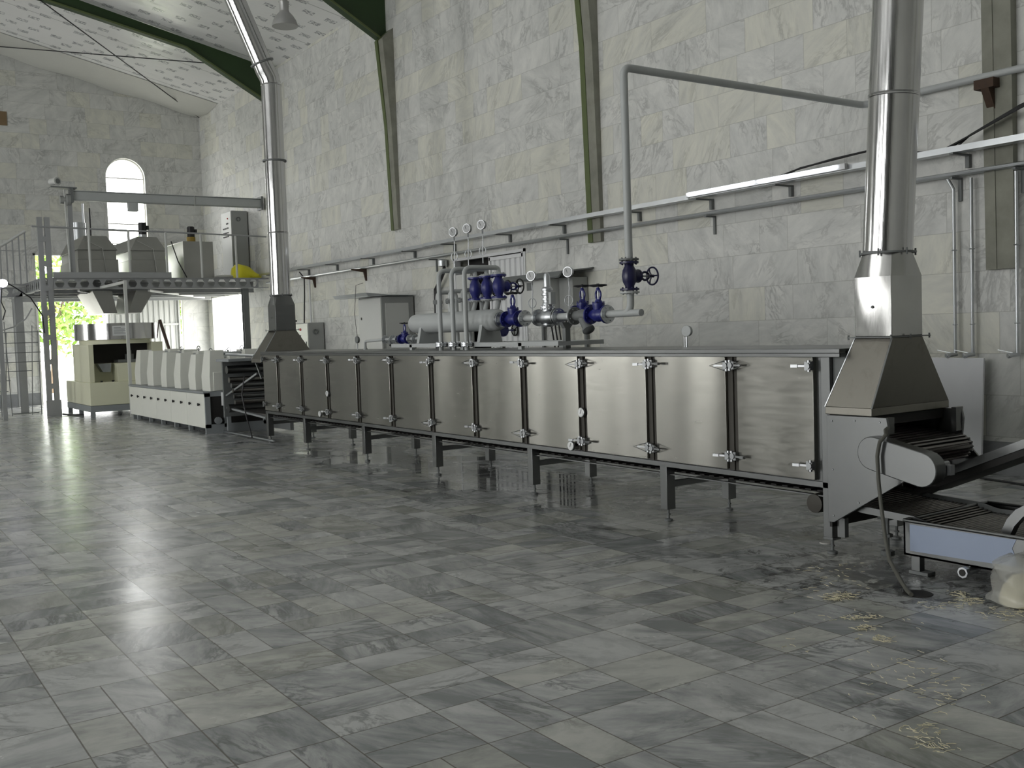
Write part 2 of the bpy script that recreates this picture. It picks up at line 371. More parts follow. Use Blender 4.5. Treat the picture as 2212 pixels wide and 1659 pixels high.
def tag(o, label, cat, group=None, kind=None):
    o['label'] = label; o['category'] = cat
    if group: o['group'] = group
    if kind: o['kind'] = kind
    return o
def struct(mb, name, mat, parent=None, bev=0.0):
    o = mb.build(name, mat, parent, bev)
    if parent is None: o['kind'] = 'structure'
    return o
def copy_tree(o, parent=None):
    c = o.copy(); C.objects.link(c)
    if parent is not None: c.parent = parent
    for ch in list(o.children): copy_tree(ch, c)
    return c
def place(o, loc, rz=0.0, label=None, q=None, group=None, s=1.0):
    o.location = loc
    if q is not None: o.rotation_mode = 'QUATERNION'; o.rotation_quaternion = q
    else: o.rotation_euler = (0, 0, rz)
    o.scale = (s, s, s)
    if label: o['label'] = label
    if group: o['group'] = group
    return o

# ---------------------------------------------------------------- the hall
EZ, SL, XRG = 8.27, 0.229, -1.8           # eave height at the right wall, roof slope, ridge
RZ = EZ + SL * (XR - XRG)
struct(MB().box((XL - 0.3, YF - 0.3, -0.25), (XR + 0.3, YB + 0.3, 0.0)), 'floor', 'floor')
# right wall: pieces around the doorway (Y 13.75-15.95) and the opening added for the bright wall patch (Y 26.9-30.0)
mb = MB(); T = 0.3
def wy(y0, y1, z0, z1): mb.box((XR, y0, z0), (XR + T, y1, z1))
D0, D1, DH = 13.72, 16.0, 2.93
S0, S1, SH = 26.95, 30.0, 2.9
wy(YF, D0, 0, EZ + .3); wy(D0, D1, DH, EZ + .3); wy(D1, S0, 0, EZ + .3); wy(S0, S1, SH, EZ + .3); wy(S1, YB + .3, 0, EZ + .3)
struct(mb, 'wall_right', 'wall_y')
# back wall in the X-Z plane with an arched window and a tall doorway
mb = MB()
def wx(x0, x1, z0, z1): mb.box((x0, YB, z0), (x1, YB + T, z1))
AX, AR, AZ0, AZ1 = 7.41, 0.54, 4.42, 6.34
GX0, GX1, GZ = 4.86, 8.88, 4.14
top = lambda x: EZ + SL * (XR - x) if x > XRG else RZ - SL * (XRG - x)
mb.prism([(XL, 0), (GX0, 0), (GX0, top(GX0) + .05), (XRG, RZ + .05), (XL, top(XL) + .05)], 'y', YB, YB + T)
mb.box((GX0, YB, GZ), (AX - AR, YB + T, AZ1))
mb.box((AX - AR, YB, GZ), (AX + AR, YB + T, AZ0))
mb.box((AX + AR, YB, GZ), (GX1, YB + T, AZ1)); wx(GX1, XR, 0, AZ1)
n = 16
for i in range(n):
    a0, a1 = math.pi * i / n, math.pi * (i + 1) / n
    x0, x1 = AX - AR * math.cos(a0), AX - AR * math.cos(a1)
    mb.prism([(x0, AZ1 + AR * math.sin(a0)), (x1, AZ1 + AR * math.sin(a1)), (x1, 7.2), (x0, 7.2)], 'y', YB, YB + T)
mb.box((GX0, YB, AZ1), (AX - AR, YB + T, 7.2)); mb.box((AX + AR, YB, AZ1), (XR, YB + T, 7.2))
mb.prism([(GX0, 7.2), (XR, 7.2), (XR, top(XR) + .05), (GX0, top(GX0) + .05)], 'y', YB, YB + T)
struct(mb, 'wall_back', 'wall_x')
# left wall with the added, unseen tall windows; front wall
mb = MB(); ys = [YF] + sum([[y - 1.3, y + 1.3] for y in WIN_L], []) + [YB]
for i in range(0, len(ys), 2): mb.box((XL - T, ys[i], 0), (XL, ys[i + 1], top(XL) + .1))
for y in WIN_L:
    mb.box((XL - T, y - 1.3, 0), (XL, y + 1.3, 0.2)); mb.box((XL - T, y - 1.3, 6.8), (XL, y + 1.3, top(XL) + .1))
struct(mb, 'wall_left', 'leftw')
struct(MB().prism([(XL, 0), (XR, 0), (XR, top(XR) + .05), (XRG, RZ + .05), (XL, top(XL) + .05)], 'y', YF - T, YF), 'wall_front', 'wall_x')
# roof lining
mb = MB()
for x0, x1 in ((XR + .3, XRG), (XRG, XL - .3)):
    z0, z1 = (top(x0), RZ) if x0 > XRG else (RZ, top(x1))
    mb.prism([(x0, z0), (x1, z1), (x1, z1 + .15), (x0, z0 + .15)], 'y', YF - .3, YB + .3)
struct(mb, 'ceiling', 'ceil')
# sagging plain sheet along the back gable
mb = MB(); rings = []
for i in range(25):
    x = XR - 0.01 - i * (XR - 3.0) / 24; z = top(x) - 0.015; s = 0.10 * math.sin(i * 0.9) + 0.06
    rings.append([(x, YB - 0.02, z), (x, YB - 0.02, z - 0.03 - max(0, s) * 0.3), (x, YB - 0.9, z - 0.10 - 0.05 * math.sin(i * 0.55)), (x, YB - 1.8, z)])
mb.loops(rings); struct(mb, 'trim_1', 'whitep')

# arched window: frame, bars
mb = MB()
fr = [(AX - AR, AZ0), (AX - AR, AZ1)] + [(AX - AR * math.cos(math.pi * i / 12), AZ1 + AR * math.sin(math.pi * i / 12)) for i in range(1, 12)] + [(AX + AR, AZ1), (AX + AR, AZ0)]
mb.tube([(x, YB + 0.12, z) for x, z in fr], 0.035, 6)
for z in (AZ1 - 0.02, 5.02, 4.82, AZ0 + .03): mb.bar((AX - AR, YB + .12, z), (AX + AR, YB + .12, z), 0.03, 0.03)
struct(mb, 'window_1', 'whitep')

def rafter(y, idx, low):
    t = MB()
    # haunched I section: web, bottom flange, top flange
    xs = [XR - 0.02, 7.47, 1.5, XRG]; dep = [0.95, 0.25, 0.34, 0.34]
    zt = [top(x) - 0.01 for x in xs]; zb = [a - b for a, b in zip(zt, dep)]
    web = [(xs[i], zt[i]) for i in range(4)] + [(xs[i], zb[i]) for i in (3, 2, 1, 0)]
    t.prism(web, 'y', y - 0.01, y + 0.01)
    for i in range(3):
        t.prism([(xs[i], zb[i]), (xs[i + 1], zb[i + 1]), (xs[i + 1], zb[i + 1] + .02), (xs[i], zb[i] + .02)], 'y', y - .1, y + .1)
    xs2 = [XRG, -5, XL]
    t.prism([(x, top(x) - 0.01) for x in xs2] + [(x, top(x) - 0.35) for x in xs2[::-1]], 'y', y - .01, y + .01)
    o = t.build('trim_%d' % idx, 'green'); o['kind'] = 'structure'
    # edge of the flange and the pilaster below
    e = MB()
    for i in range(3):
        e.prism([(xs[i], zb[i] - .012), (xs[i + 1], zb[i + 1] - .012), (xs[i + 1], zb[i + 1] + .032), (xs[i], zb[i] + .032)], 'y', y - .112, y - .1)
    e.build('flange_edge', 'greenb', o)
    c = MB(); c.prism([(XR - .06, low), (XR + .02, low), (XR + .02, zb[0] + .3), (XR - 0.24, zb[0] + .05), (XR - 0.12, zb[0] - 1.6)], 'y', y - .27, y - .09)
    c.build('pilaster', 'conc', o)
    c = MB(); c.prism([(XR - .07, low), (XR + .02, low), (XR + .02, zb[0] + .3), (XR - 0.27, zb[0] + .05), (XR - 0.13, zb[0] - 1.6)], 'y', y - .09, y + .02)
    c.build('pilaster_flange', 'conc' if idx == 5 else 'greenb', o)
rafter(24.4, 2, 3.7); rafter(18.27, 3, 3.67); rafter(11.97, 4, 2.86); rafter(5.7, 5, 2.03); rafter(-0.6, 6, 2.0)

def rod(a, b, r, label):
    tag(MB().cyl(a, b, r, 6).build('tie_rod', 'black'), label, 'tie rod')
rod((4.3, 24.35, 9.17), (9.58, 30.3, 8.2), 0.014, 'thin dark roof tie rod running down to the far corner of the hall')
rod((3.6, 30.3, 9.58), (8.11, 24.5, 8.25), 0.014, 'thin dark roof tie rod crossing the one that runs to the corner')

# doorway in the right wall: white frame, corrugated leaf closed, second leaf ajar
d = MB(); d.box((XR - .02, D1 - .05, 0), (XR + .1, D1, DH)); d.box((XR - .02, D0, 0), (XR + .1, D0 + .05, DH)); d.box((XR - .02, D0, DH - .05), (XR + .1, D1, DH))
door = struct(d, 'door_1', 'white')
def corr(x, y0, y1, z0, z1, pitch=0.16):
    c = MB(); k = int((y1 - y0) / pitch) + 1; pts = []
    for i in range(k):
        y = y0 + i * (y1 - y0) / k; pw = (y1 - y0) / k
        pts += [(y, 0), (y + pw * .35, 0), (y + pw * .45, .03), (y + pw * .9, .03)]
    pts.append((y1, 0)); pp = [(x - b, a) for a, b in pts] + [(x + .012 - b, a) for a, b in pts[::-1]]
    return c.prism(pp, 'z', z0, z1)
corr(XR + .02, D0 + .1, 14.76, 0.05, DH - .12).build('door_leaf', 'white', door)
d = MB()
for y in (D0 + .06, 14.78): d.box((XR - .03, y - .02, 0.02), (XR + .05, y + .03, DH - .06))
for z in (1.35, DH - .1): d.box((XR - .03, D0 + .05, z - .03), (XR + .01, 14.8, z + .03))
d.build('door_leaf_frame', 'white', door)
MB().box((XR - .01, 15.45, 0.02), (XR + .03, D1 - .05, DH - .3)).build('open_leaf', 'cab', door)
MB().box((XR - .035, 14.0, 1.5), (XR - .02, 14.12, 1.68)).build('lock_plate', 'greyd', door)
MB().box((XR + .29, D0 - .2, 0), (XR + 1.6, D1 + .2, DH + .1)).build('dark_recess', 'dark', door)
# opening added near the far corner, its daylight makes the bright wall patch
d = MB()
for y in (S0, S1 - .05): d.box((XR - .015, y, 0), (XR + .12, y + .05, SH))
d.box((XR - .015, S0, SH - .05), (XR + .12, S1, SH)); struct(d, 'door_2', 'whitep')
# back doorway: frame and sliding corrugated sheet leaf
d = MB()
for x in (GX0, GX1 - .05): d.box((x, YB - .03, 0), (x + .05, YB + .1, GZ))
d.box((GX0, YB - .03, GZ - .05), (GX1, YB + .1, GZ)); door = struct(d, 'door_3', 'whitep')
mb = MB(); k = 13; pts = []
for i in range(k):
    x = 6.75 + i * 1.98 / k; pw = 1.98 / k; pts += [(x, 0), (x + pw * .35, 0), (x + pw * .45, .03), (x + pw * .9, .03)]
pts.append((8.73, 0)); mb.prism([(a, YB + .13 - b) for a, b in pts] + [(a, YB + .145 - b) for a, b in pts[::-1]], 'z', 0.05, GZ - .1)
mb.build('sheet_leaf', 'cab', door)
mb = MB()
for x in (6.72, 7.62, 8.72): mb.box((x, YB + .03, 0.03), (x + .05, YB + .11, GZ - .08))
for z in (0.1, 2.12, GZ - .12): mb.box((6.72, YB + .05, z - .03), (8.75, YB + .10, z + .03))
mb.build('leaf_frame', 'cab', door)
# opening of the left wall and the outside
for i, y in enumerate(WIN_L):
    mb = MB()
    for z in (0.22, 2.42, 4.6, 6.78): mb.bar((XL - .15, y - 1.3, z), (XL - .15, y + 1.3, z), .05, .05)
    for dy in (-1.28, -.43, .43, 1.28): mb.bar((XL - .15, y + dy, .2), (XL - .15, y + dy, 6.8), .05, .05)
    struct(mb, 'window_%d' % (i + 2), 'whitep')  # frames of the unseen windows added for daylight
o = MB().box((-30, YB + .31, -0.3), (60, 90, -0.05)).build('yard_ground', 'yard'); o['kind'] = 'structure'
o = MB().box((XR + .31, -10, -0.3), (60, YB + .30, -0.05)).build('side_yard_ground', 'yard'); o['kind'] = 'structure'

def tree(x, y, h, r, label, seed):
    rd = random.Random(seed); t = thing('tree', (x, y, -0.05), label, 'tree', 'trees outside the back doorway')
    mb = MB(); mb.tube([(x, y, -.05), (x + .1, y, h * .3), (x - .05, y + .1, h * .6)], .12, 8)
    for i in range(5):
        a = rd.uniform(0, 6.28); mb.tube([(x, y, h * .3), (x + math.cos(a) * r * .5, y + math.sin(a) * r * .5, h * .6)], .05, 6)
    mb.build('trunk', 'bark', t)
    mb = MB()
    for k in range(2600):
        a = rd.uniform(0, 6.28); b = rd.uniform(-1, 1); q = rd.uniform(.45, 1) ** .5 * (0.8 + .2 * math.sin(a * 5 + b * 4))
        c = V((x + math.cos(a) * math.sqrt(1 - b * b) * r * q, y + math.sin(a) * math.sqrt(1 - b * b) * r * q, h * .58 + b * h * .42 * q))
        s = rd.uniform(.09, .2); u = V((rd.uniform(-1, 1), rd.uniform(-1, 1), rd.uniform(-1, 1))).normalized(); v = u.orthogonal().normalized()
        mb.add([c - u * s, c + v * s * .5, c + u * s, c - v * s * .5], [(0, 1, 2, 3)])
    mb.build('foliage', 'leaf', t)
tree(6.6, 38.5, 6.4, 2.6, 'bushy light green tree seen through the back doorway behind the mixer', 1)
tree(12.0, 44.5, 6.2, 2.6, 'green tree further right beyond the back doorway', 2)
tree(1.0, 42.0, 5.2, 2.2, 'green tree at the left edge of the back doorway', 3)

# ---------------------------------------------------------------- the long drying oven
oven = thing('tunnel_oven', (5.95, 9.8, 0), 'long stainless steel tunnel drying oven with a row of latched doors on short legs', 'oven')
b = MB(); b.box((5.61, 4.47, .46), (6.37, 15.12, 1.375)); b.build('body', 'steel', oven, .004)
b = MB(); b.box((5.55, 4.36, 1.372), (6.42, 15.14, 1.402)); b.box((5.55, 4.36, 1.345), (5.565, 15.14, 1.372)); b.build('lid', 'steel', oven, .003)
joints = [14.50, 13.60, 12.70, 11.76, 10.84, 9.885, 8.965, 8.075, 7.165, 6.255, 5.36]
edges = [15.12] + joints + [4.60]
for i in range(12):
    y1, y0 = edges[i] - (.058 if i else 0.01), edges[i + 1] + (.058 if i < 11 else 0.0)
    b = MB().box((5.575, y0, .50), (5.625, y1, 1.362)); b.build('door', 'door', oven, .003)
b = MB().box((5.585, 4.47, .452), (5.64, 15.12, .492)); b.build('bottom_rail', 'steel', oven, .002)
def latch(y, z, side, ang, kind):
    """small toggle catch: base plate, bracket, swinging bail"""
    p = MB(); s = side
    p.box((5.545, y, z - .03), (5.578, y + s * .05, z + .03)); p.cyl((5.535, y + s * .02, z), (5.56, y + s * .02, z), .022, 10)
    for dz in (-.032, .032): p.cyl((5.545, y + s * .012, z + dz - .008), (5.545, y + s * .012, z + dz + .008), .013, 8)
    p.bar((5.552, y + s * .03, z), (5.535, y + s * .13, z), .012, .014)
    o = p.build('latch', 'chrome', oven)
    q = MB()
    if kind: q.tube([(5.54, y + s * .03, z + .035), (5.52, y + s * .16, z), (5.54, y + s * .03, z - .035)], .0045, 6)
    else: q.bar((5.54, y + s * .1, z), (5.53, y + s * .15, z), .022, .02)
    q.build('bail', 'chrome', o)
for i, y in enumerate(joints):
    MB().box((5.598, y - .056, .495), (5.612, y + .056, 1.36)).build('gap_strip', 'gap', oven); MB().box((5.585, y - .008, .495), (5.60, y + .008, 1.36)).build('centre_strip', 'gap', oven)
    for z in (1.285, .60):
        for s in (-1, 1): latch(y + s * .005, z + rnd.uniform(-.012, .012), s, 0, (i + (z > 1)) % 2)
for z in (1.285, .60): latch(4.60, z, 1, 0, False); latch(15.10, z, -1, 0, True)
b = MB().box((5.585, 4.47, .1), (5.66, 4.545, 1.38)); b.build('corner_post', 'steel', oven, .003)
LEGY = [6.14, 8.03, 9.90, 11.70, 13.62, 15.08]
def leg(x, y, z1=.46):
    l = MB().box((x - .045, y - .04, .10), (x + .045, y + .04, z1)).build('leg', 'steel', oven, .003)
    f = MB().cyl((x, y, .012), (x, y, .11), .011, 8); f.lathe((x, y, 0.002), (0, 0, 1), [(0, .034), (.014, .034), (.022, .014)], 14)
    f.lathe((x, y, .05), (0, 0, 1), [(0, .018), (.012, .018)], 6); f.build('foot', 'greyd', l)
for y in LEGY:
    leg(5.63, y); leg(6.33, y - .0)
    MB().bar((5.67, y + .005, .30), (6.29, y + .005, .30), .035, .05).build('cross_brace', 'steel', oven)
leg(5.625, 4.505, .12); leg(6.33, 4.5)
b = MB()
for i in range(100): y = 4.62 + i * .1045; b.box((5.68, y, .402), (6.30, y + .05, .415))
b.box((5.68, 4.6, .40), (6.30, 15.05, .405)); b.build('return_belt', 'dark', oven)
MB().box((5.62, 4.55, .383), (5.65, 15.1, .392)).build('side_rail', 'steel', oven)
MB().box((6.33, 4.55, .38), (6.36, 15.1, .44)).build('side_rail', 'steel', oven)
b = MB().lathe((5.60, 4.64, .33), (1, 0, 0), [(0, .03), (.01, .065), (.10, .07), (.14, .06)], 18); b.build('drive_motor', 'gap', oven)
# thermometers on the joints at the third and ninth door
def thermo(x, y, z, r, label):
    t = MB().lathe((x + .02, y, z), (-1, 0, 0), [(-.05, .008), (-.001, .008), (0, r), (.022, r), (.024, r * .9)], 20).build('thermometer', 'chrome', oven); t['label'] = label
    MB().lathe((x - .0035, y, z), (-1, 0, 0), [(0, r * .88), (.002, r * .88)], 20).build('dial_face', 'dial', t)
    MB().bar((x - .007, y + .004, z - r * .25), (x - .007, y - .012, z + r * .62), .004, .002).build('needle', 'black', t)
thermo(5.555, 12.70, .835, .042, 'white round thermometer'); thermo(5.53, 12.92, .552, .042, 'white round thermometer')
thermo(5.555, 7.165, .845, .044, 'white round thermometer'); thermo(5.53, 7.30, .537, .044, 'white round thermometer')
for y in (12.92, 7.30): MB().cyl((5.53, y, .552), (5.60, y, .552), .008, 8).build('thermometer_stem', 'chrome', oven)
# near end: side plates narrowing downwards, dark mouth
pl = [(4.445, .962), (3.985, .965), (3.972, .90), (3.985, .78), (3.82, .60), (4.40, .245), (4.445, .245)]
MB().prism(pl, 'x', 5.515, 5.535).build('end_plate', 'steel', oven, .002)
MB().prism(pl, 'x', 6.335, 6.35).build('end_plate', 'steel', oven, .002)
b = MB().box((5.535, 3.985, .86), (5.60, 4.02, .962)); b.build('mouth_flange', 'steel', oven); MB().box((6.27, 3.985, .82), (6.35, 4.02, .98)).build('mouth_flange', 'steel', oven)
MB().prism([(4.44, 1.0), (4.12, .985), (4.12, .90), (4.44, .90)], 'x', 5.54, 6.33).build('mouth_lining', 'dark', oven)
MB().prism([(4.36, 1.38), (4.47, 1.38), (4.47, .95), (4.43, .95)], 'x', 5.62, 6.36).build('end_wall', 'greyd', oven)
MB().box((5.56, 4.45, .2), (6.33, 4.47, .95)).build('inner_wall', 'dark', oven)
b = MB()
for y, z in ((4.40, .925), (4.22, .935), (4.03, .935), (4.40, .60), (4.2, .40), (4.4, .29)): b.lathe((5.515, y, z), (-1, 0, 0), [(0, .007), (.005, .004)], 8)
b.build('bolt', 'chrome', oven)
b = MB().box((5.60, 4.38, .13), (5.64, 4.44, .26)); b.build('foot_bracket', 'steel', oven)

# discharge belt coming out of the mouth, with its chain guard
dc = thing('discharge_conveyor', (5.9, 3.9, 0.6), 'short slatted discharge belt poking out of the oven mouth with rounded chain guard', 'conveyor')
gp = []
c0, c1, rg = V((4.035, .745)), V((3.69, .672)), .107
dd = (c1 - c0).normalized(); nn = V((-dd.y, dd.x)); a0 = math.atan2(nn.y, nn.x)
for k in range(13): a = a0 + math.pi * k / 12; gp.append((c0.x + math.cos(a) * rg, c0.y + math.sin(a) * rg))
for k in range(13): a = a0 + math.pi + math.pi * k / 12; gp.append((c1.x + math.cos(a) * rg, c1.y + math.sin(a) * rg))
MB().prism(gp, 'x', 5.43, 5.535).build('chain_guard', 'steel', dc, .006)
b = MB(); pth = []
z0b, z1b = .855, .79
for i in range(11): t = i / 10; pth.append((4.42 - t * .46, .850 - t * .072))
for k in range(1, 9): a = math.pi / 2 + math.pi * k / 9; pth.append((3.96 + math.cos(a) * .058, .720 + math.sin(a) * .058))
for i in range(8): t = i / 7; pth.append((3.98 + t * .4, .662 + t * .05))
for i, (y, z) in enumerate(pth[:-1]):
    y2, z2 = pth[i + 1]; q = V((0, y2 - y, z2 - z)); 
    b.bar((5.60, y, z), (6.28, y, z), .030 if i < 10 else .05, .012, q.normalized())
for i, (y, z) in enumerate(pth[:-1]):
    y2, z2 = pth[i + 1]; b.bar((5.60, (y + y2) / 2, (z + z2) / 2), (6.28, (y + y2) / 2, (z + z2) / 2), .016, .01)
b.build('slat_belt', 'belt', dc)
for x in (5.575, 6.285):
    MB().prism([(4.42, .80), (3.95, .735), (3.95, .70), (4.42, .72)], 'x', x, x + .02).build('side_frame', 'greyd', dc)
MB().cyl((5.56, 3.96, .72), (6.32, 3.96, .72), .045, 14).build('drum', 'dark', dc)
ring = [(3.96 + math.cos(a) * r, .72 + math.sin(a) * r) for a, r in [(2 * math.pi * i / 28, .062 if i % 2 else .074) for i in range(28)]]
MB().prism(ring, 'x', 6.30, 6.315).build('chain_wheel', 'greyd', dc)
b = MB().cyl((5.54, 3.62, .70), (5.60, 3.62, .70), .02, 10); b.box((5.54, 3.56, .64), (5.58, 3.60, .70)); b.build('tensioner', 'chrome', dc)

# lower return belt leaving under the oven
lc = thing('oil_drain_conveyor', (5.95, 3.9, .3), 'low dark slatted belt sloping out under the oven end above the oil tank', 'conveyor')
b = MB(); pth = [(4.46, .40), (4.22, .362), (3.84, .345), (3.72, .318), (2.6, .305)]
def interp(pth, y):
    for (a, za), (c, zc) in zip(pth, pth[1:]):
        if a >= y >= c: return za + (zc - za) * (a - y) / (a - c)
    return pth[-1][1]
y = 4.44
b2 = MB()
while y > 2.65:
    z = interp(pth, y) - .022; b2.cyl((5.60, y, z), (6.28, y, z), .007, 6); y -= .03
for x in (5.68, 5.94, 6.2): b2.tube([(x, yy, zz - .035) for yy, zz in pth], .006, 6)
b2.build('rod_belt', 'belt', lc)['kind'] = 'stuff'
for x, mt in ((5.575, 'steel'), (6.29, 'greyd')):
    b = MB(); P = [(4.46, .40), (4.22, .368), (3.84, .352), (3.72, .325), (2.6, .315)]; Q = [(a, z - .045) for a, z in P[::-1]]
    b.prism(P + Q, 'x', x, x + .014); b.build('guard_strip', mt, lc)
MB().box((5.58, 2.62, .26), (6.30, 2.66, .33)).build('end_bar', 'greyd', lc)
l = MB().box((5.80, 4.19, .245), (5.90, 4.27, .33)).build('leg', 'greyd', lc)
f = MB().cyl((5.85, 4.23, .02), (5.85, 4.23, .25), .013, 8); f.lathe((5.85, 4.23, .125), (0, 0, 1), [(0, .035), (.02, .035)], 6); f.lathe((5.85, 4.23, 0.002), (0, 0, 1), [(0, .045), (.03, .045)], 6); f.build('foot', 'greyd', l)

# rising conveyor going out of the picture
ic = thing('incline_conveyor', (6.1, 3.2, .6), 'narrow grey conveyor trough rising to the right from under the discharge belt', 'conveyor')
def zi(y): return .585 + (3.93 - y) * .43
for x in (5.96, 6.40):
    MB().prism([(3.98, zi(3.98)), (2.4, zi(2.4)), (2.4, zi(2.4) - .055), (3.98, zi(3.98) - .055)], 'x', x, x + .02).build('side_rail', 'steel', ic)
MB().prism([(3.98, zi(3.98) - .055), (2.4, zi(2.4) - .055), (2.4, zi(2.4) - .10), (4.12, .40), (4.14, .43)], 'x', 5.97, 6.41).build('underside_pan', 'dark', ic)
b = MB(); y = 3.93
while y > 2.45: b.bar((5.98, y, zi(y) - .03), (6.40, y, zi(y) - .03), .03, .012); y -= .05
b.build('belt', 'belt', ic)['kind'] = 'stuff'
MB().box((6.0, 2.75, .62), (6.5, 2.95, .80)).build('drive_box', 'greyd', ic)
for x in (6.0, 6.4): MB().box((x, 2.82, 0.0), (x + .05, 2.87, 1.0)).build('leg', 'greyd', ic)

# oil tank on short legs with blue protective film
tk = thing('oil_tank', (5.85, 3.1, 0), 'low stainless tank with pale blue protective film on its front, below the oven end', 'tank')
b = MB(); X0, X1, Y0, Y1, Z0, Z1 = 5.50, 6.42, 2.35, 3.86, .12, .335
for a, c in (((X0, Y0, Z0), (X0 + .012, Y1, Z1)), ((X1, Y0, Z0), (X1 + .012, Y1, Z1)), ((X0, Y1 - .012, Z0), (X1, Y1, Z1)), ((X0, Y0, Z0), (X1, Y0 + .012, Z1)), ((X0, Y0, Z0), (X1, Y1, Z0 + .012))): b.box(a, c)
b.build('basin', 'steel', tk)
b = MB()
for p, q in (((X0, Y0, Z1), (X0, Y1, Z1)), ((X1, Y0, Z1), (X1, Y1, Z1)), ((X0, Y1, Z1), (X1, Y1, Z1)), ((X0, Y0, Z1), (X1, Y0, Z1))): b.cyl(p, q, .011, 8)
b.build('rim', 'steel', tk)
MB().prism([(3.815, .315), (3.135, .322), (3.16, .27), (3.12, .17), (3.42, .158), (3.815, .150)], 'x', X0 - .003, X0 - .001).build('protective_film', 'film', tk)
for x in (5.53, 6.38):
    for y in (3.80, 2.42):
        l = MB().box((x, y - .03, .02), (x + .05, y + .03, .125)).build('leg', 'steel', tk, .002)
        MB().box((x - .01, y - .09, .002), (x + .07, y + .04, .022)).build('foot_plate', 'greyd', l)
b = MB().cyl((5.43, 3.42, .095), (5.56, 3.42, .095), .026, 14); b.lathe((5.425, 3.42, .095), (1, 0, 0), [(0, .033), (.03, .033), (.034, .028)], 8); b.cyl((5.50, 3.42, .095), (5.52, 3.42, .14), .012, 8); b.build('drain_valve', 'galv', tk)
MB().cyl((5.420, 3.42, .095), (5.426, 3.42, .095), .02, 14).build('drain_opening', 'dark', tk)
b = MB().tube(arc([(5.60, 3.27, .33), (5.60, 3.22, .44), (5.60, 3.10, .53), (5.60, 2.9, .55)], .1), .02, 8)
b = MB(); ringp = [(3.285, .335), (3.25, .41), (3.20, .47), (3.12, .52), (2.9, .56)]
b.prism(ringp + [(y - .045, z - .035) for y, z in ringp[::-1]], 'x', 5.60, 5.66); b.build('curved_lid', 'steel', tk)

# exhaust hoods
def hood(name, cx, y0, y1, yd0, yd1, rim, zc, label, fy):
    h = thing(name, (cx, (y0 + y1) / 2, rim), label, 'exhaust hood')
    hx = .42 if fy < 0 else .45
    b = MB().box((cx - hx, y0, rim), (cx + hx, y1, rim + .052)); b.build('rim', 'hood', h, .004)
    d0, d1 = cx + (-.29 if fy < 0 else -.1625), cx + (.035 if fy < 0 else .1625)
    b = MB().frustum((cx - hx, y0, cx + hx, y1), rim + .05, (d0, yd0, d1, yd1), zc); b.build('hood_skirt', 'hood', h, .004)
    for p, q in (((cx - hx, y0, rim + .05), (d0, yd0, zc)), ((cx - hx, y1, rim + .05), (d0, yd1, zc))): MB().cyl(p, q, .0055, 6).build('weld_seam', 'galv', h)
    b = MB().box((d0 - .045, yd0 - .03, zc), (d1 + .045, yd1 + .03, zc + .007))
    for x in (d0 - .04, (d0 + d1) / 2, d1 + .04):
        for y in (yd0 - .022, yd1 + .022): b.cyl((x, y, zc - .012), (x, y, zc + .02), .006, 6)
    b.build('flange', 'greyd', h)
    b = MB().box((d0, yd0, zc + .007), (d1, yd1, zc + .40)); b.build('square_duct', 'crumple' if fy < 0 else 'steel', h, .004)
    # square to round
    r = .155; n = 32; cxx, cyy = (d0 + d1) / 2, (yd0 + yd1) / 2; ra, rb = [], []
    for i in range(n):
        a = 2 * math.pi * i / n; ca, sa = math.cos(a), math.sin(a); m_ = max(abs(ca), abs(sa))
        ra.append((cxx + ca / m_ * (d1 - d0) / 2, cyy + sa / m_ * (yd1 - yd0) / 2, zc + .395)); rb.append((cxx + ca * r, cyy + sa * r, zc + .55))
    b = MB().loops([ra, rb]); b.build('round_adapter', 'crumple' if fy < 0 else 'steel', h)
    b = MB().lathe((cxx, cyy, zc + .545), (0, 0, 1), [(0, r + .025), (.012, r + .025), (.012, r), (.03, r)], 12)
    for i in range(6): a = i * 1.047 + .3; b.cyl((cxx + math.cos(a) * (r + .02), cyy + math.sin(a) * (r + .02), zc + .53), (cxx + math.cos(a) * (r + .02), cyy + math.sin(a) * (r + .02), zc + .575), .006, 6)
    b.build('round_flange', 'greyd', h)
    MB().cyl((d1, yd0 + .1, zc + .14), (d1 + .06, yd0 + .1, zc + .14), .012, 8).build('damper_handle', 'black', h)
    MB().lathe((d0, cyy, zc + .2), (-1, 0, 0), [(0, .011), (.01, .008)], 10).build('damper_knob', 'greyd', h)
    return h, cxx, cyy, zc + .56
h1, cx1, cy1, z1 = hood('exhaust_hood', 5.94, 4.094, 4.46, 4.03, 4.31, .967, 1.468, 'large steel exhaust hood with a dented shiny duct at the near end of the oven', -1)
h2, cx2, cy2, z2 = hood('exhaust_hood', 6.01, 15.16, 15.58, 15.2, 15.52, 1.23, 1.722, 'smaller looking steel exhaust hood at the far end of the oven', 1)
def seam(b, p, d, r): b.lathe(p, d, [(-.012, r), (-.008, r + .007), (0, r + .003), (.008, r + .007), (.012, r)], 28)
ch = thing('chimney_pipe', (cx1, cy1, z1), 'wide shiny chimney pipe rising from the near hood in the foreground', 'chimney pipe')
dv = V((.022, -.05, 1)); r = .156
for a, c in ((0, 1.0), (1.0, 3.4), (3.4, 7.9)):
    MB().cyl(V((cx1, cy1, z1)) + dv * a, V((cx1, cy1, z1)) + dv * c, r, 40).build('pipe_section', 'duct', ch)
for t in (1.0, 3.4):
    b = MB(); seam(b, V((cx1, cy1, z1)) + dv * t, dv, r); b.build('seam_ring', 'duct', ch)
ch = thing('chimney_pipe', (cx2, cy2, z2), 'tall chimney pipe from the far hood, bent towards the roof at the top', 'chimney pipe')
pts = [V((cx2 - .0, cy2, z2)), V((cx2 - .0, cy2, 3.25)), V((cx2, cy2, 4.37)), V((cx2, cy2, 5.55))]
for a, c in zip(pts, pts[1:]): MB().cyl(a, c, .155, 32).build('pipe_section', 'duct', ch)
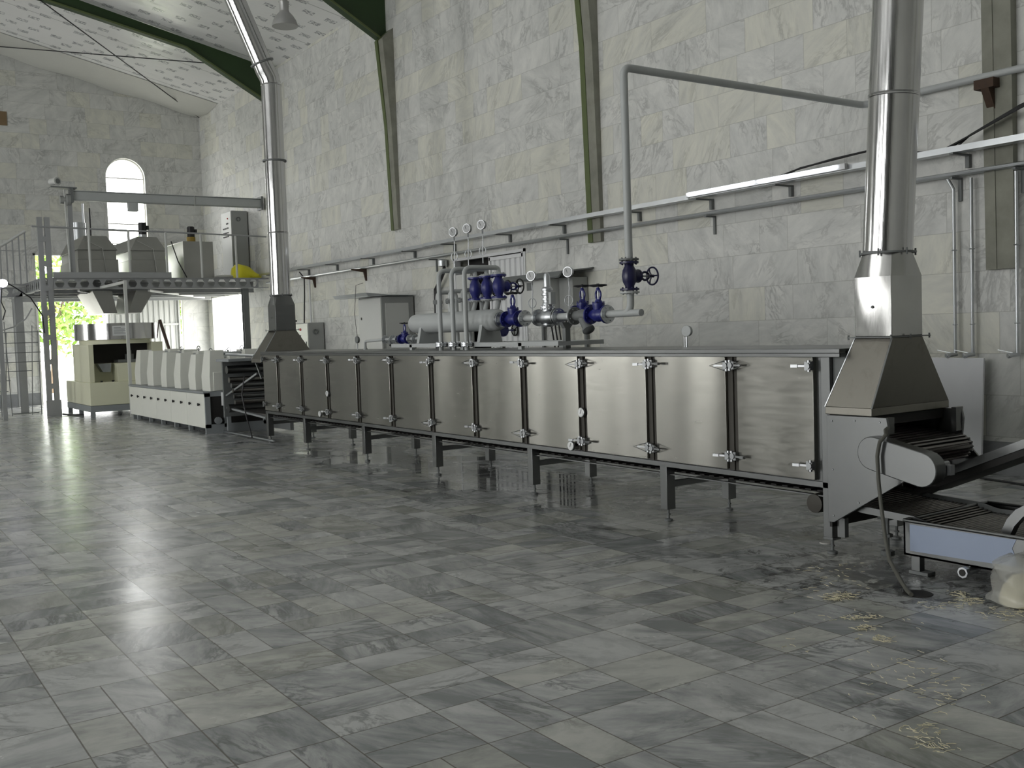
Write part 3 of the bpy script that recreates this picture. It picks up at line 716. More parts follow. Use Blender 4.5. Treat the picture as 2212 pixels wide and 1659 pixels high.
e1 = V((cx2 - .09, cy2, 5.78)); dd = (V((5.515, 15.4, 6.785)) - e1).normalized(); e2 = e1 + dd * 3.6
MB().tube([pts[3], pts[3] + V((-.02, 0, .10)), e1 - dd * .02, e1], .155, 32).build('elbow', 'duct', ch)
MB().cyl(e1, e2, .152, 32).build('pipe_section', 'duct', ch)
for p, d, rr_ in ((pts[1], (0, 0, 1), .155), (pts[3] - V((0, 0, .01)), (0, 0, 1), .155)):
    b = MB(); seam(b, p, d, rr_); b.build('seam_ring', 'duct', ch)
for p, d in ((pts[2], V((0, 0, 1))), (e1 + dd * .1, dd)):
    MB().lathe(p, d, [(-.012, .185), (.012, .185)], 24).build('joint_flange', 'greyd', ch)
# ---------------------------------------------------------------- steam manifold standing on the oven
LX, LZ = 6.12, 1.718          # axis of the main steam line (runs along Y)
fr = thing('manifold_frame', (5.95, 9.5, 1.40), 'grey angle steel frame on the oven top carrying the steam vessel', 'frame')
b = MB(); b.box((5.80, 7.80, 1.435), (5.84, 11.25, 1.478)); b.build('long_beam', 'grey', fr)
b = MB(); b.box((6.32, 7.80, 1.435), (6.36, 11.25, 1.478)); b.build('long_beam', 'grey', fr)
for y in (7.80, 9.5, 11.21): MB().box((5.84, y, 1.435), (6.32, y + .04, 1.475)).build('cross_beam', 'grey', fr)
for y in (8.42, 9.55, 10.72):
    for x in (5.80, 6.32): MB().box((x, y, 1.402), (x + .04, y + .06, 1.47)).build('foot', 'grey', fr)
b = MB(); b.box((6.08, 8.05, 1.402), (6.14, 8.10, 1.60)); b.prism([(6.04, 1.66), (6.20, 1.66), (6.14, 1.60), (6.08, 1.60)], 'y', 8.05, 8.10); b.build('pipe_rest', 'greyd', fr)
vs = thing('steam_header', (LX, 10.2, LZ), 'grey horizontal steam vessel lying on two saddles', 'pressure vessel')
MB().lathe((LX, 9.30, LZ), (0, 1, 0), [(-.05, .02), (-.04, .07), (0, .112), (.03, .12), (1.82, .12), (1.88, .112), (1.94, .07), (1.96, .02)], 32).build('shell', 'grey', vs)
for y in (9.50, 10.88):
    MB().prism([(LX - .15, 1.478), (LX + .15, 1.478), (LX + .105, LZ - .03), (LX + .06, LZ - .108), (LX, LZ - .12), (LX - .06, LZ - .108), (LX - .105, LZ - .03)], 'y', y - .03, y + .03).build('saddle', 'grey', vs)

def bolts(b, c, ax, R, t, n=8, r=.008):
    ax = V(ax).normalized(); a = ax.orthogonal().normalized(); d = ax.cross(a)
    for i in range(n):
        o = V(c) + (a * math.cos(2 * math.pi * (i + .5) / n) + d * math.sin(2 * math.pi * (i + .5) / n)) * R
        b.lathe(o - ax * t, ax, [(0, r * .6), (t * .3, r), (t * 1.7, r), (2 * t, r * .6)], 6)
def flange(y, mat='grey', r=.085, x=LX, z=LZ, par=None, ax=(0, 1, 0), name='flange'):
    b = MB(); c = V((x, y, z)); a = V(ax)
    b.lathe(c - a * .008, a, [(0, r), (.016, r)], 24); bolts(b, c, ax, r * .76, .02); return b.build(name, mat, par)

# main line: pipe spools with flanges (top level pipe), then valves
ml = thing('steam_pipe', (LX, 8.1, LZ), 'grey horizontal steam pipe with flanges between the vessel and the riser', 'pipe')
MB().cyl((LX, 7.40, LZ), (LX, 9.30, LZ), .034, 16).build('pipe', 'grey', ml)
for y in (9.27, 9.245, 8.80, 8.565, 8.21, 7.965, 7.435): flange(y, 'galv', par=ml)
rp = thing('steam_riser', (6.115, 7.1, 2.0), 'grey riser pipe climbing from the valve and bending across to the wall', 'pipe')
b = MB().tube(arc([(6.115, 7.105, 2.20), (6.115, 7.105, 3.93), (9.51, 7.105, 3.91), (9.51, 1.0, 3.88)], .08, 8), .036, 14); b.build('upper_pipe', 'grey', rp)
b = MB().tube(arc([(LX, 7.42, LZ), (LX, 7.105, LZ), (LX, 7.105, 1.92)], .10, 8), .034, 14); b.cyl((LX, 7.2, LZ), (LX, 6.96, LZ), .033, 14); b.build('elbow_pipe', 'grey', rp)
flange(7.105, 'greyd', .09, 6.115, 2.205, rp, (0, 0, 1)); flange(7.105, 'grey', .09, 6.115, 1.905, rp, (0, 0, 1))
def valve(mat, label, L=.26, wheel=.088):
    """globe valve in its own frame: flow along X, stem along Z, centre at the origin"""
    t = thing('globe_valve', (0, 0, 0), label, 'valve')
    b = MB().lathe((-L / 2, 0, 0), (1, 0, 0), [(0, .042), (L * .15, .042), (L * .3, .062), (L * .5, .07), (L * .7, .062), (L * .85, .042), (L, .042)], 24)
    b.lathe((0, 0, 0), (0, 0, 1), [(0, .055), (.05, .05), (.075, .058), (.095, .058)], 20)
    b.build('body', mat, t)
    for s in (-1, 1):
        b = MB().lathe((s * L / 2, 0, 0), (-s, 0, 0), [(0, .088), (.018, .088), (.018, .05)], 28); bolts(b, (s * (L / 2 - .009), 0, 0), (1, 0, 0), .068, .02, 8); b.build('flange', mat, t)
    b = MB().lathe((0, 0, .095), (0, 0, 1), [(0, .062), (.014, .062), (.02, .04), (.045, .028), (.05, .026)], 20)
    for i in range(6): a = i * math.pi / 3; b.cyl((math.cos(a) * .052, math.sin(a) * .052, .085), (math.cos(a) * .052, math.sin(a) * .052, .125), .007, 6)
    b.build('bonnet', mat, t)
    b = MB()
    for s in (-1, 1): b.tube(arc([(s * .018, 0, .14), (s * .036, 0, .175), (s * .036, 0, .205), (s * .016, 0, .235)], .03, 3), .0105, 8)
    b.lathe((0, 0, .228), (0, 0, 1), [(0, .02), (.016, .02), (.03, .012)], 12); b.build('yoke', mat, t)
    MB().cyl((0, 0, .13), (0, 0, .285), .007, 8).build('stem', 'chrome', t)
    b = MB().torus((0, 0, .278), (0, 0, 1), wheel - .008, .0085, 28, 8)
    b.lathe((0, 0, .262), (0, 0, 1), [(0, .014), (.032, .014)], 12)
    for i in range(3):
        a = i * 2.094 + .5; b.tube([(0, 0, .272), (math.cos(a) * wheel * .5, math.sin(a) * wheel * .5, .268), (math.cos(a) * (wheel - .01), math.sin(a) * (wheel - .01), .278)], .007, 6)
    b.build('handwheel', 'black' if mat == 'blue' else mat, t); return t
qy = Quaternion((0, 0, 1), math.pi / 2)                                   # flow along Y, stem up
qv = Matrix(((0, 0, 1), (0, 1, 0), (-1, 0, 0))).to_quaternion()           # flow vertical, stem towards +X (wall)
v0 = valve('blue', 'blue valve with black handwheel on the main steam pipe, next to the vessel end')
place(v0, (LX, 9.02, LZ), q=qy, s=1.0)
def vcopy(loc, q, label, mat=None, s=1.0):
    c = copy_tree(v0); place(c, loc, q=q, label=label, s=s); return c
vcopy((LX, 7.57, LZ), qy, 'blue valve at the riser end of the main steam pipe, right of the angled strainer')
vcopy((LX + .17, 8.03, LZ + .02), qy, 'blue valve behind the angled strainer, handwheel tilted slightly higher')
vcopy((6.18, 9.37, 2.085), qv, 'nearest of three blue valves in a row under the pipe arches, black handwheel facing right')
vcopy((6.20, 9.64, 2.085), qv, 'middle one of the three blue valves under the pipe arches')
vcopy((6.22, 9.92, 2.085), qv, 'farthest and leftmost of the three blue valves under the pipe arches')
vcopy((6.10, 11.45, 1.535), qy, 'small blue valve on the thin pipe left of the vessel', s=.72)
v1 = valve('navy', 'dark navy valve on the vertical riser pipe, large handwheel facing right'); place(v1, (6.115, 7.105, 2.055), q=qv)
vcopy((6.32, 9.62, 1.60), Quaternion((0, 0, 1), math.pi / 2) @ Quaternion((1, 0, 0), math.pi / 2), 'blue valve low behind the vessel saddle, mostly hidden', s=.8)

# motorised control valve and angled strainer on the main line
cv = thing('control_valve', (LX, 8.39, LZ), 'grey control valve with ribbed tower actuator on the main steam pipe', 'valve')
b = MB().lathe((LX, 8.235, LZ), (0, 1, 0), [(0, .05), (.06, .055), (.10, .075), (.155, .082), (.21, .075), (.25, .055), (.31, .05)], 24); b.lathe((LX, 8.39, LZ - .10), (0, 0, 1), [(0, .05), (.02, .062), (.03, .062), (.03, .05), (.1, .05)], 16); b.build('body', 'galv', cv)
for y in (8.236, 8.544):
    flange(y, 'galv', .088, par=cv)
b = MB().lathe((LX, 8.39, LZ + .06), (0, 0, 1), [(0, .055), (.03, .055), (.03, .075), (.05, .075), (.05, .06), (.08, .055)], 20); bolts(b, (LX, 8.39, LZ + .1), (0, 0, 1), .065, .022); b.build('bonnet', 'galv', cv)
b = MB().lathe((LX, 8.39, LZ + .14), (0, 0, 1), [(0, .05)] + sum([[(.01 + i * .024, .058 if i % 2 else .046), (.03 + i * .024, .058 if i % 2 else .046)] for i in range(6)], []) + [(.17, .036), (.27, .034), (.30, .026), (.315, .008)], 20); b.build('actuator', 'galv', cv)
b = MB().box((LX - .03, 8.29, LZ + .13), (LX + .03, 8.33, LZ + .25)); b.build('terminal_box', 'grey', cv)
st = thing('strainer', (LX, 7.8, LZ), 'grey angled strainer hanging from the main steam pipe', 'strainer')
b = MB().lathe((LX, 7.70, LZ), (0, 1, 0), [(0, .045), (.04, .05), (.12, .062), (.2, .05), (.24, .045)], 20); b.cyl((LX, 7.83, LZ), (LX - .02, 7.71, LZ - .14), .05, 18); b.build('body', 'greyd', st)
b = MB().lathe((LX - .02, 7.715, LZ - .13), V((-.02, -.12, -.14)), [(0, .062), (.02, .062), (.03, .045), (.04, .03)], 18); b.build('cap', 'greyd', st)
flange(7.945, 'greyd', .088, par=st)

# pressure gauges on pigtail siphons
def gauge(label):
    t = thing('pressure_gauge', (0, 0, 0), label, 'gauge', None)
    t['group'] = 'round pressure gauges on curled pipes'
    pts = [(0, 0, 0), (0, 0, .08)] + [(0, .045 * math.sin(a) - 0.0, .135 - .05 * math.cos(a)) for a in [i * 2 * math.pi / 14 for i in range(1, 15)]] + [(0, -.004, .17), (0, -.01, .26), (0, -.006, .33)]
    MB().tube(pts, .0055, 8).build('siphon', 'galv', t)
    MB().lathe((0, -.006, .32), (0, 0, 1), [(0, .010), (.04, .010)], 6).build('nut', 'chrome', t)
    b = MB().lathe((.018, -.006, .415), (-1, 0, 0), [(0, .046), (.004, .05), (.034, .05), (.038, .052), (.044, .052), (.044, .046)], 26).build('case', 'chrome', t)
    MB().lathe((-.0255, -.006, .415), (-1, 0, 0), [(0, .045), (.003, .045)], 26).build('dial_face', 'ddark', b)
    MB().bar((-.030, -.006, .405), (-.030, .008, .445), .003, .003).build('needle', 'black', b)
    return t
g0 = gauge('leftmost of the three high gauges above the pipe arches'); place(g0, (5.98, 9.96, 2.315), rz=.35)
def gcopy(loc, label, rz=.35, s=1.0): c = copy_tree(g0); place(c, loc, rz=rz, label=label, s=s); return c
gcopy((5.98, 9.66, 2.325), 'middle one of the three high gauges above the pipe arches')
gcopy((5.98, 9.36, 2.335), 'rightmost and highest of the three gauges above the pipe arches')
gcopy((LX, 8.66, LZ + .02), 'gauge left of the ribbed control valve, in front of the wall box', .45)
gcopy((LX, 8.03, LZ + .02), 'gauge between the control valve and the two blue valves', .45)

for i, (y, dx, wd) in enumerate(((9.37, 6.18, 'nearest'), (9.64, 6.20, 'middle'), (9.92, 6.22, 'farthest'))):
    t = thing('arched_steam_pipe', (5.75, y, 1.402), '%s of three grey pipes arching from the oven top over to the blue valves' % wd, 'pipe', 'grey pipes arching from the oven top to the valves')
    MB().tube(arc([(5.74, y, 1.402), (5.74, y, 2.29), (dx, y, 2.29), (dx, y, 2.21)], .09, 8), .026, 14).build('arch', 'grey', t)
    flange(y, 'galv', .065, 5.74, 1.455, t, (0, 0, 1)); flange(y, 'galv', .065, 5.74, 1.475, t, (0, 0, 1)); flange(y, 'grey', .08, dx, 2.22, t, (0, 0, 1))
    flange(y, 'grey', .08, dx, 1.95, t, (0, 0, 1)); MB().cyl((dx, y, 1.95), (dx - .04, y, LZ + .10), .026, 12).build('lower_pipe', 'grey', t)
for i, y in enumerate((10.05, 10.33, 10.62)):
    t = thing('bent_steam_pipe', (6.15, y, 1.8), 'short grey pipe hooking over behind the arches, %s' % ['nearest of three', 'middle of three', 'leftmost of three'][i], 'pipe', 'short hooked pipes on the vessel')
    MB().tube(arc([(6.12, y, LZ + .10), (6.12, y, 2.08), (6.38, y, 2.08), (6.38, y, 1.49)], .07, 6), .025, 12).build('hooked_pipe', 'grey', t)
    for z in (1.955, 1.975): flange(y, 'greyd', .058, 6.12, z, t, (0, 0, 1))
t = thing('relief_pipe', (6.1, 12.0, 1.402), 'thin grey pipe leaving the oven top and running to the small blue valve', 'pipe')
MB().tube(arc([(6.10, 12.60, 1.402), (6.10, 12.60, 1.515), (6.10, 11.96, 1.535), (6.10, 11.6, 1.535)], .05, 6), .018, 10).build('pipe', 'grey', t)
MB().tube([(6.10, 11.35, 1.535), (6.10, 11.05, 1.54), (6.12, 11.0, 1.60)], .018, 10).build('pipe_end', 'grey', t)
for y in (11.99, 11.78, 11.62, 11.31, 11.17): flange(y, 'galv', .055, 6.10, 1.535, t)
MB().lathe((6.10, 12.60, 1.402), (0, 0, 1), [(0, .03), (.02, .03), (.02, .022), (.045, .022)], 8).build('socket', 'grey', t)
MB().cyl((6.10, 11.86, 1.535), (6.08, 11.80, 1.46), .025, 10).build('trap', 'greyd', t)
t = thing('thermostat', (6.15, 12.95, 1.402), 'small round grey gauge on a thin stem at the left of the oven top', 'gauge')
MB().cyl((6.15, 12.95, 1.402), (6.15, 12.95, 1.52), .006, 8).build('stem', 'galv', t)
MB().lathe((6.17, 12.95, 1.54), (-1, 0, 0), [(0, .045), (.03, .05), (.034, .045)], 20).build('case', 'greyd', t)
MB().tube([(6.16, 12.95, 1.5), (6.15, 13.0, 1.9), (6.2, 13.02, 2.3), (6.3, 13.0, 2.33)], .004, 6).build('capillary_tube', 'rubber', t)
t = thing('thermostat', (6.15, 6.42, 1.402), 'small round blue-grey gauge standing alone on the right part of the oven top', 'gauge')
b = MB().cyl((6.15, 6.42, 1.402), (6.15, 6.42, 1.50), .008, 8); b.cyl((6.15, 6.45, 1.402), (6.15, 6.45, 1.49), .003, 6); b.build('stem', 'galv', t)
MB().lathe((6.17, 6.42, 1.54), (-1, -.25, 0), [(0, .046), (.03, .048), (.034, .044)], 24).build('case', 'grey', t)

# ---------------------------------------------------------------- things on the right wall
ct = thing('cable_tray', (9.4, 14, 3.2), 'galvanised cable channel running along the right wall above the conduits', 'cable tray')
b = MB()
for i, (y0, y1) in enumerate(((1.0, 6.5), (6.5, 9.6), (9.6, 13.0), (13.0, 16.6), (16.6, 20.2), (20.2, 23.0), (23.0, 25.2))):
    dz = [.0, .01, 0, .005, -.008, .004, 0][i]
    MB().prism([(9.30, 3.195 + dz), (9.30, 3.255 + dz), (9.303, 3.255 + dz), (9.303, 3.198 + dz), (9.44, 3.198 + dz), (9.44, 3.255 + dz), (9.443, 3.255 + dz), (9.443, 3.195 + dz)], 'y', y0 + .01, y1 - .01).build('channel', 'galv', ct)
for y in (2.5, 5.9, 8.15, 9.45, 10.85, 12.6, 14.1, 15.9, 17.4, 19.2, 21.0, 22.6, 24.6):
    b = MB(); b.box((9.28, y, 3.175), (9.598, y + .04, 3.193)); b.box((9.55, y, 3.06), (9.598, y + .04, 3.18)); b.build('bracket', 'greyd', ct)
cd = thing('conduit', (9.5, 14, 3.0), 'pair of thin steel conduits running along the right wall below the cable tray', 'conduit')
MB().cyl((9.46, 1, 3.0), (9.46, 25.1, 3.02), .022, 10).build('pipe', 'galv', cd)
MB().cyl((9.53, 1, 3.0), (9.53, 25.1, 3.02), .022, 10).build('pipe', 'galv', cd)
for y in (5.35, 6.0, 9.42, 12.55, 16.6):
    b = MB(); b.box((9.42, y, 2.955), (9.598, y + .035, 2.975)); b.box((9.575, y, 2.74), (9.598, y + .035, 2.96)); b.build('bracket', 'greyd', cd)
for y in (19.6, 22.3):
    MB().prism([(9.25, 2.995), (9.6, 2.995), (9.6, 2.75), (9.57, 2.75), (9.53, 2.93), (9.25, 2.97)], 'y', y, y + .04).build('bracket', 'rust', cd)
for i, y in enumerate((6.05, 5.86, 5.40)):
    t = thing('water_drop_pipe', (9.5, y, 1.2), ['thin galvanised drop pipe with a lever tap, nearest to the big chimney', 'thin galvanised drop pipe with a lever tap, second from the big chimney', 'thin galvanised drop pipe with a lever tap at the right edge of the picture'][i], 'pipe', 'galvanised drop pipes with taps')
    MB().tube(arc([(9.52, y, 1.21), (9.52, y, 2.95)] if i else [(9.52, y, 1.21), (9.52, y, 2.86), (9.50, y + .05, 2.97)], .03), .017, 10).build('pipe', 'galv', t)
    b = MB().cyl((9.54, y, 1.20), (9.44, y + .03, 1.19), .022, 10); b.lathe((9.44, y + .03, 1.19), (-1, .3, -.1), [(0, .026), (.02, .026), (.03, .018)], 8); o = b.build('tap', 'galv', t)
    MB().bar((9.47, y + .02, 1.215), (9.44, y + .15, 1.245), .014, .006).build('lever', 'galv', o)
    for z in (1.5, 2.25): MB().torus((9.52, y, z), (0, 0, 1), .022, .006, 12, 6).build('clip', 'galv', t)
b = MB(); b.box((9.40, 5.55, 3.77), (9.6, 5.75, 3.86)); b.prism([(9.40, 3.77), (9.6, 3.77), (9.6, 3.56), (9.55, 3.52)], 'y', 5.6, 5.68)
t = tag(b.build('pipe_bracket', 'rust'), 'rusty welded bracket holding the grey pipe on the plaster pilaster', 'bracket')
lt = thing('fluorescent_light', (9.3, 8.4, 3.3), 'lit white fluorescent batten fixed along the front of the cable tray', 'light fitting')
MB().box((9.245, 7.15, 3.215), (9.298, 9.60, 3.275)).build('housing', 'white', lt)
MB().cyl((9.232, 7.25, 3.25), (9.232, 8.38, 3.25), .016, 10).build('tube', 'tube', lt)
MB().cyl((9.232, 8.44, 3.25), (9.232, 9.56, 3.25), .016, 10).build('tube', 'tube', lt)
b = MB()
t = thing('cable_bundle', (9.38, 7.2, 3.3), 'black cables arching off the cable tray behind the big chimney', 'cable')
for k in range(3): MB().tube([(9.38 + k * .02, 8.5 - k * .05, 3.24), (9.38 + k * .02, 7.9, 3.33 + k * .008), (9.38 + k * .02, 7.4, 3.37), (9.38, 6.9, 3.385), (9.38, 6.5, 3.30), (9.38, 6.2, 3.24)], .011, 8).build('cable', 'rubber', t)
t = thing('cable_bundle', (9.38, 5.5, 3.3), 'black cables rising steeply from the tray at the right edge', 'cable')
for k in range(3): MB().tube([(9.37 + k * .025, 6.15 - k * .07, 3.22), (9.37 + k * .025, 5.8, 3.33 + k * .012), (9.38 + k * .02, 5.3, 3.50 + k * .02), (9.38, 4.6, 3.7)], .010, 8).build('cable', 'rubber', t)
b = MB().prism([(5.74, 0.0), (6.95, 0.0), (6.95, 1.17), (5.70, 1.165)], 'x', 9.44, 9.47)
o = b.build('stone_slab', 'slabm', bev=.004); tag(o, 'pale grey stone slab leaning against the wall behind the big exhaust hood', 'slab')
o = MB().tube([(8.9, 6.2, .012), (9.29, 5.74, .012), (9.2, 5.55, .012), (9.17, 5.43, .012), (9.15, 5.30, .012), (9.09, 5.1, .012), (8.9, 4.7, .012)], .011, 8).build('floor_cable', 'rubber')
tag(o, 'black cable lying on the floor by the wall at the right', 'cable')

def cabinet(name, x0, y0, y1, z0, z1, label, mat='cab', side='cabd', lamp=True):
    t = thing(name, ((x0 + XR) / 2, (y0 + y1) / 2, z0), label, 'electrical cabinet')
    MB().box((x0 + .02, y0, z0), (XR - .03, y1, z1)).build('housing', side, t, .005)
    d_ = MB().box((x0, y0 + .01, z0 + .03), (x0 + .02, y1 - .01, z1 - .02)).build('door', mat, t, .003)
    return t, d_
c, d_ = cabinet('control_cabinet', 8.86, 17.55, 18.55, 0, 2.33, 'tall grey cabinet against the right wall behind the steam vessel, sheet lying on top', 'cab', 'cabd')
MB().box((8.95, 17.538, .15), (9.45, 17.55, 2.2)).build('side_panel', 'cab', c)
MB().box((8.85, 18.40, 1.9), (8.86, 18.43, 1.95)).build('lock', 'black', d_)
b = MB().prism([(8.55, 2.33), (9.0, 2.345), (9.58, 2.34), (9.58, 2.352), (9.0, 2.36), (8.5, 2.40), (8.55, 2.34)], 'y', 17.45, 18.95)
tag(b.build('metal_sheet', 'galv'), 'thin crooked metal sheet lying on top of the tall grey cabinet', 'sheet')
c, d_ = cabinet('control_cabinet', 9.17, 21.9, 22.95, .35, 1.93, 'small grey control box with a red lamp on the wall behind the far hood', 'offw', 'cabd')
MB().lathe((9.17, 22.3, 1.78), (-1, 0, 0), [(0, .03), (.02, .03)], 12).build('red_lamp', 'red', d_)
for y in (22.45, 22.3): MB().box((9.155, y, 1.62), (9.17, y + .05, 1.65)).build('button', 'black', d_)
MB().box((9.155, 21.98, 1.30), (9.17, 22.0, 1.5)).build('handle', 'greyd', d_)
MB().torus((9.36, 21.885, 1.72), (0, 1, 0), .05, .012, 16, 6).build('cable_gland', 'greyd', c)
tag(MB().tube([(9.45, 22.75, 1.93), (9.47, 22.7, 2.6), (9.48, 22.7, 3.0), (9.45, 22.9, 3.15)], .016, 8).build('cable', 'rubber'), 'black cable dropping from the tray to the small control box', 'cable')
tag(MB().cyl((9.52, 22.5, 1.93), (9.52, 22.5, 3.0), .025, 8).build('conduit', 'white'), 'white vertical conduit above the small control box', 'conduit')
wb = thing('wall_controller', (9.3, 12.6, 1.9), 'grey switch box under a bent sheet canopy on the wall behind the steam gauges', 'switch box')
MB().box((9.10, 12.45, 1.78), (9.56, 13.15, 2.36)).build('housing', 'cab', wb, .005)
MB().box((9.30, 12.10, 1.85), (9.58, 12.44, 2.36)).build('side_box', 'cabd', wb)
MB().prism([(8.92, 2.36), (9.0, 2.44), (9.6, 2.50), (9.6, 2.48), (9.0, 2.42), (8.94, 2.34)], 'y', 11.95, 13.5).build('canopy', 'greyd', wb)
MB().box((9.092, 12.85, 2.2), (9.10, 13.0, 2.32)).build('display', 'greyd', wb)
b = MB()
for k in range(5): b.tube([(9.45, 12.5 + k * .1, 1.78), (9.5, 12.48 + k * .09, 1.2), (9.5, 12.45 + k * .1, .1)], .013, 6)
b.build('cable_bundle', 'rubber', wb)
for y in (12.1, 13.2): MB().box((9.53, y, 0.0), (9.57, y + .05, 1.85)).build('leg', 'greyd', wb)
t = thing('junction_box', (9.5, 16.2, 2.8), 'small junction box with a black cable loop hanging under the conduits left of the doorway', 'junction box')
MB().lathe((9.5, 16.25, 2.80), (0, 0, 1), [(0, .05), (.02, .09), (.12, .09), (.14, .04)], 16).build('box', 'galv', t)
for k in range(2): MB().tube([(9.5, 16.2, 2.8), (9.46, 16.15, 2.7), (9.5, 16.5 + k * .06, 2.4), (9.52, 16.55 + k * .06, 1.2)], .03, 8).build('cable', 'rubber', t)
# ---------------------------------------------------------------- steel platform at the far end
PY = 25.27
pf = thing('steel_platform', (6.9, 27.7, 0), 'grey steel platform on posts with railings, carrying the dough mixers at the far end', 'platform')
MB().box((4.2, PY, 3.125), (9.58, 30.2, 3.15)).build('deck', 'pgrey', pf)
def castellated(axis, fixed, a, b_, z0, z1, pitch=.27, mat='pgrey', th=.012):
    m_ = MB(); zc = (z0 + z1) / 2; h = (z1 - z0) * .36; x = a
    pr_ = lambda P: m_.prism(P if axis == 'y' else P, axis, fixed, fixed + th)
    while x + pitch <= b_ + .01:
        c = x + pitch / 2; w_, n_ = .105, .055
        pr_([(x, z0), (c - w_, z0), (c - w_, z1), (x, z1)]); pr_([(c + w_, z0), (x + pitch, z0), (x + pitch, z1), (c + w_, z1)])
        pr_([(c - w_, z1), (c - w_, zc), (c - n_, zc + h), (c + n_, zc + h), (c + w_, zc), (c + w_, z1)])
        pr_([(c - w_, zc), (c - w_, z0), (c + w_, z0), (c + w_, zc), (c + n_, zc - h), (c - n_, zc - h)])
        x += pitch
    for z in (z0, z1):
        if axis == 'y': m_.box((a, fixed - .05, z - .008), (b_, fixed + .06, z + .008))
        else: m_.box((fixed - .05, a, z - .008), (fixed + .06, b_, z + .008))
    return m_.build('castellated_beam', mat, pf)
castellated('y', PY - .01, 4.44, 9.55, 2.905, 3.15)
castellated('x', 4.22, PY + .2, 30.2, 2.905, 3.15)
MB().box((4.43, PY - .075, 3.155), (7.10, PY - .06, 3.29)).build('toe_board', 'pgrey', pf)
for y, z0 in ((26.3, 2.84), (27.5, 2.84), (28.7, 2.84), (29.9, 2.80)):
    b = MB(); b.box((4.2, y, z0), (9.55, y + .06, z0 + .02)); b.box((4.2, y + .025, z0), (9.55, y + .035, 3.12)); b.build('joist', 'pgrey', pf)
b = MB(); b.bar((5.0, 25.4, 2.87), (7.4, 29.8, 2.87), .05, .05); b.build('brace', 'cab', pf)
b = MB(); b.bar((6.6, 25.4, 2.86), (9.3, 29.8, 2.86), .05, .05); b.build('brace', 'cab', pf)
for x0, x1 in ((4.165, 4.275), (4.325, 4.435)):
    MB().prism([(x0, PY - .02), (x1, PY - .02), (x1, PY + .08), (x1 - .012, PY + .08), (x1 - .012, PY - .006), (x0 + .012, PY - .006), (x0 + .012, PY + .08), (x0, PY + .08)], 'z', 0.0, 4.54).build('double_post', 'pgrey', pf)
b = MB()
for i in range(7): z = .62 + i * .56; b.box((4.20, PY - .03, z), (4.40, PY - .018, z + .13)); 
for i in range(7): z = .62 + i * .56; MB().box((4.19, PY - .032, z), (4.41, PY - .019, z + .12)).build('batten_plate', 'pgrey', pf)
MB().box((4.14, PY - .034, .0), (4.46, PY - .019, .36)).build('batten_plate', 'pgrey', pf)
def ibeam(x, y, z0, z1, w_, name='post', mat='pgrey'):
    b = MB(); b.box((x - w_ / 2, y - .07, z0), (x + w_ / 2, y - .058, z1)); b.box((x - w_ / 2, y + .058, z0), (x + w_ / 2, y + .07, z1)); b.box((x - .006, y - .058, z0), (x + .006, y + .058, z1)); return b.build(name, mat, pf)
ibeam(3.93, 26.9, .02, 2.91, .16); MB().box((3.66, 26.76, 0), (4.22, 27.04, .02)).build('base_plate', 'greyd', pf)
ibeam(8.97, PY + .1, 0, 2.90, .15, mat='greyd'); ibeam(4.3, 30.0, 0, 2.90, .14)
MB().box((3.18, 24.78, 0), (3.27, 24.87, 4.4)).build('slim_post', 'pgrey', pf)
castellated('y', 26.83, 2.4, 4.2, 2.80, 3.02)
rail = MB().tube([(4.05, PY - .02, 4.32), (5.2, PY - .02, 4.30), (7.4, PY - .02, 4.26), (9.56, PY - .02, 4.21)], .02, 8).build('top_rail', 'pgrey', pf)
for x, z0 in ((5.26, 3.15), (6.15, 3.15), (7.02, 3.15), (7.87, 3.15), (8.75, 3.15)):
    MB().cyl((x, PY - .02, z0), (x, PY - .02, 4.27 - (x - 7) * .03), .030, 8).build('rail_post', 'cab', pf)
MB().tube([(3.0, 27.25, 3.60), (4.22, 27.25, 4.42)], .035, 8).build('stair_rail', 'cab', pf)
MB().box((2.6, 27.2, 3.10), (4.2, 28.2, 3.13)).build('landing', 'pgrey', pf)
for i in range(9):
    x = 4.2 - i * .14; MB().cyl((x, 27.25, 3.13), (x, 27.25, 4.41 - i * .094), .017, 6).build('baluster', 'pgrey', pf)
MB().cyl((3.0, 27.25, 3.95), (4.2, 27.25, 3.93), .01, 6).build('middle_rail', 'pgrey', pf)

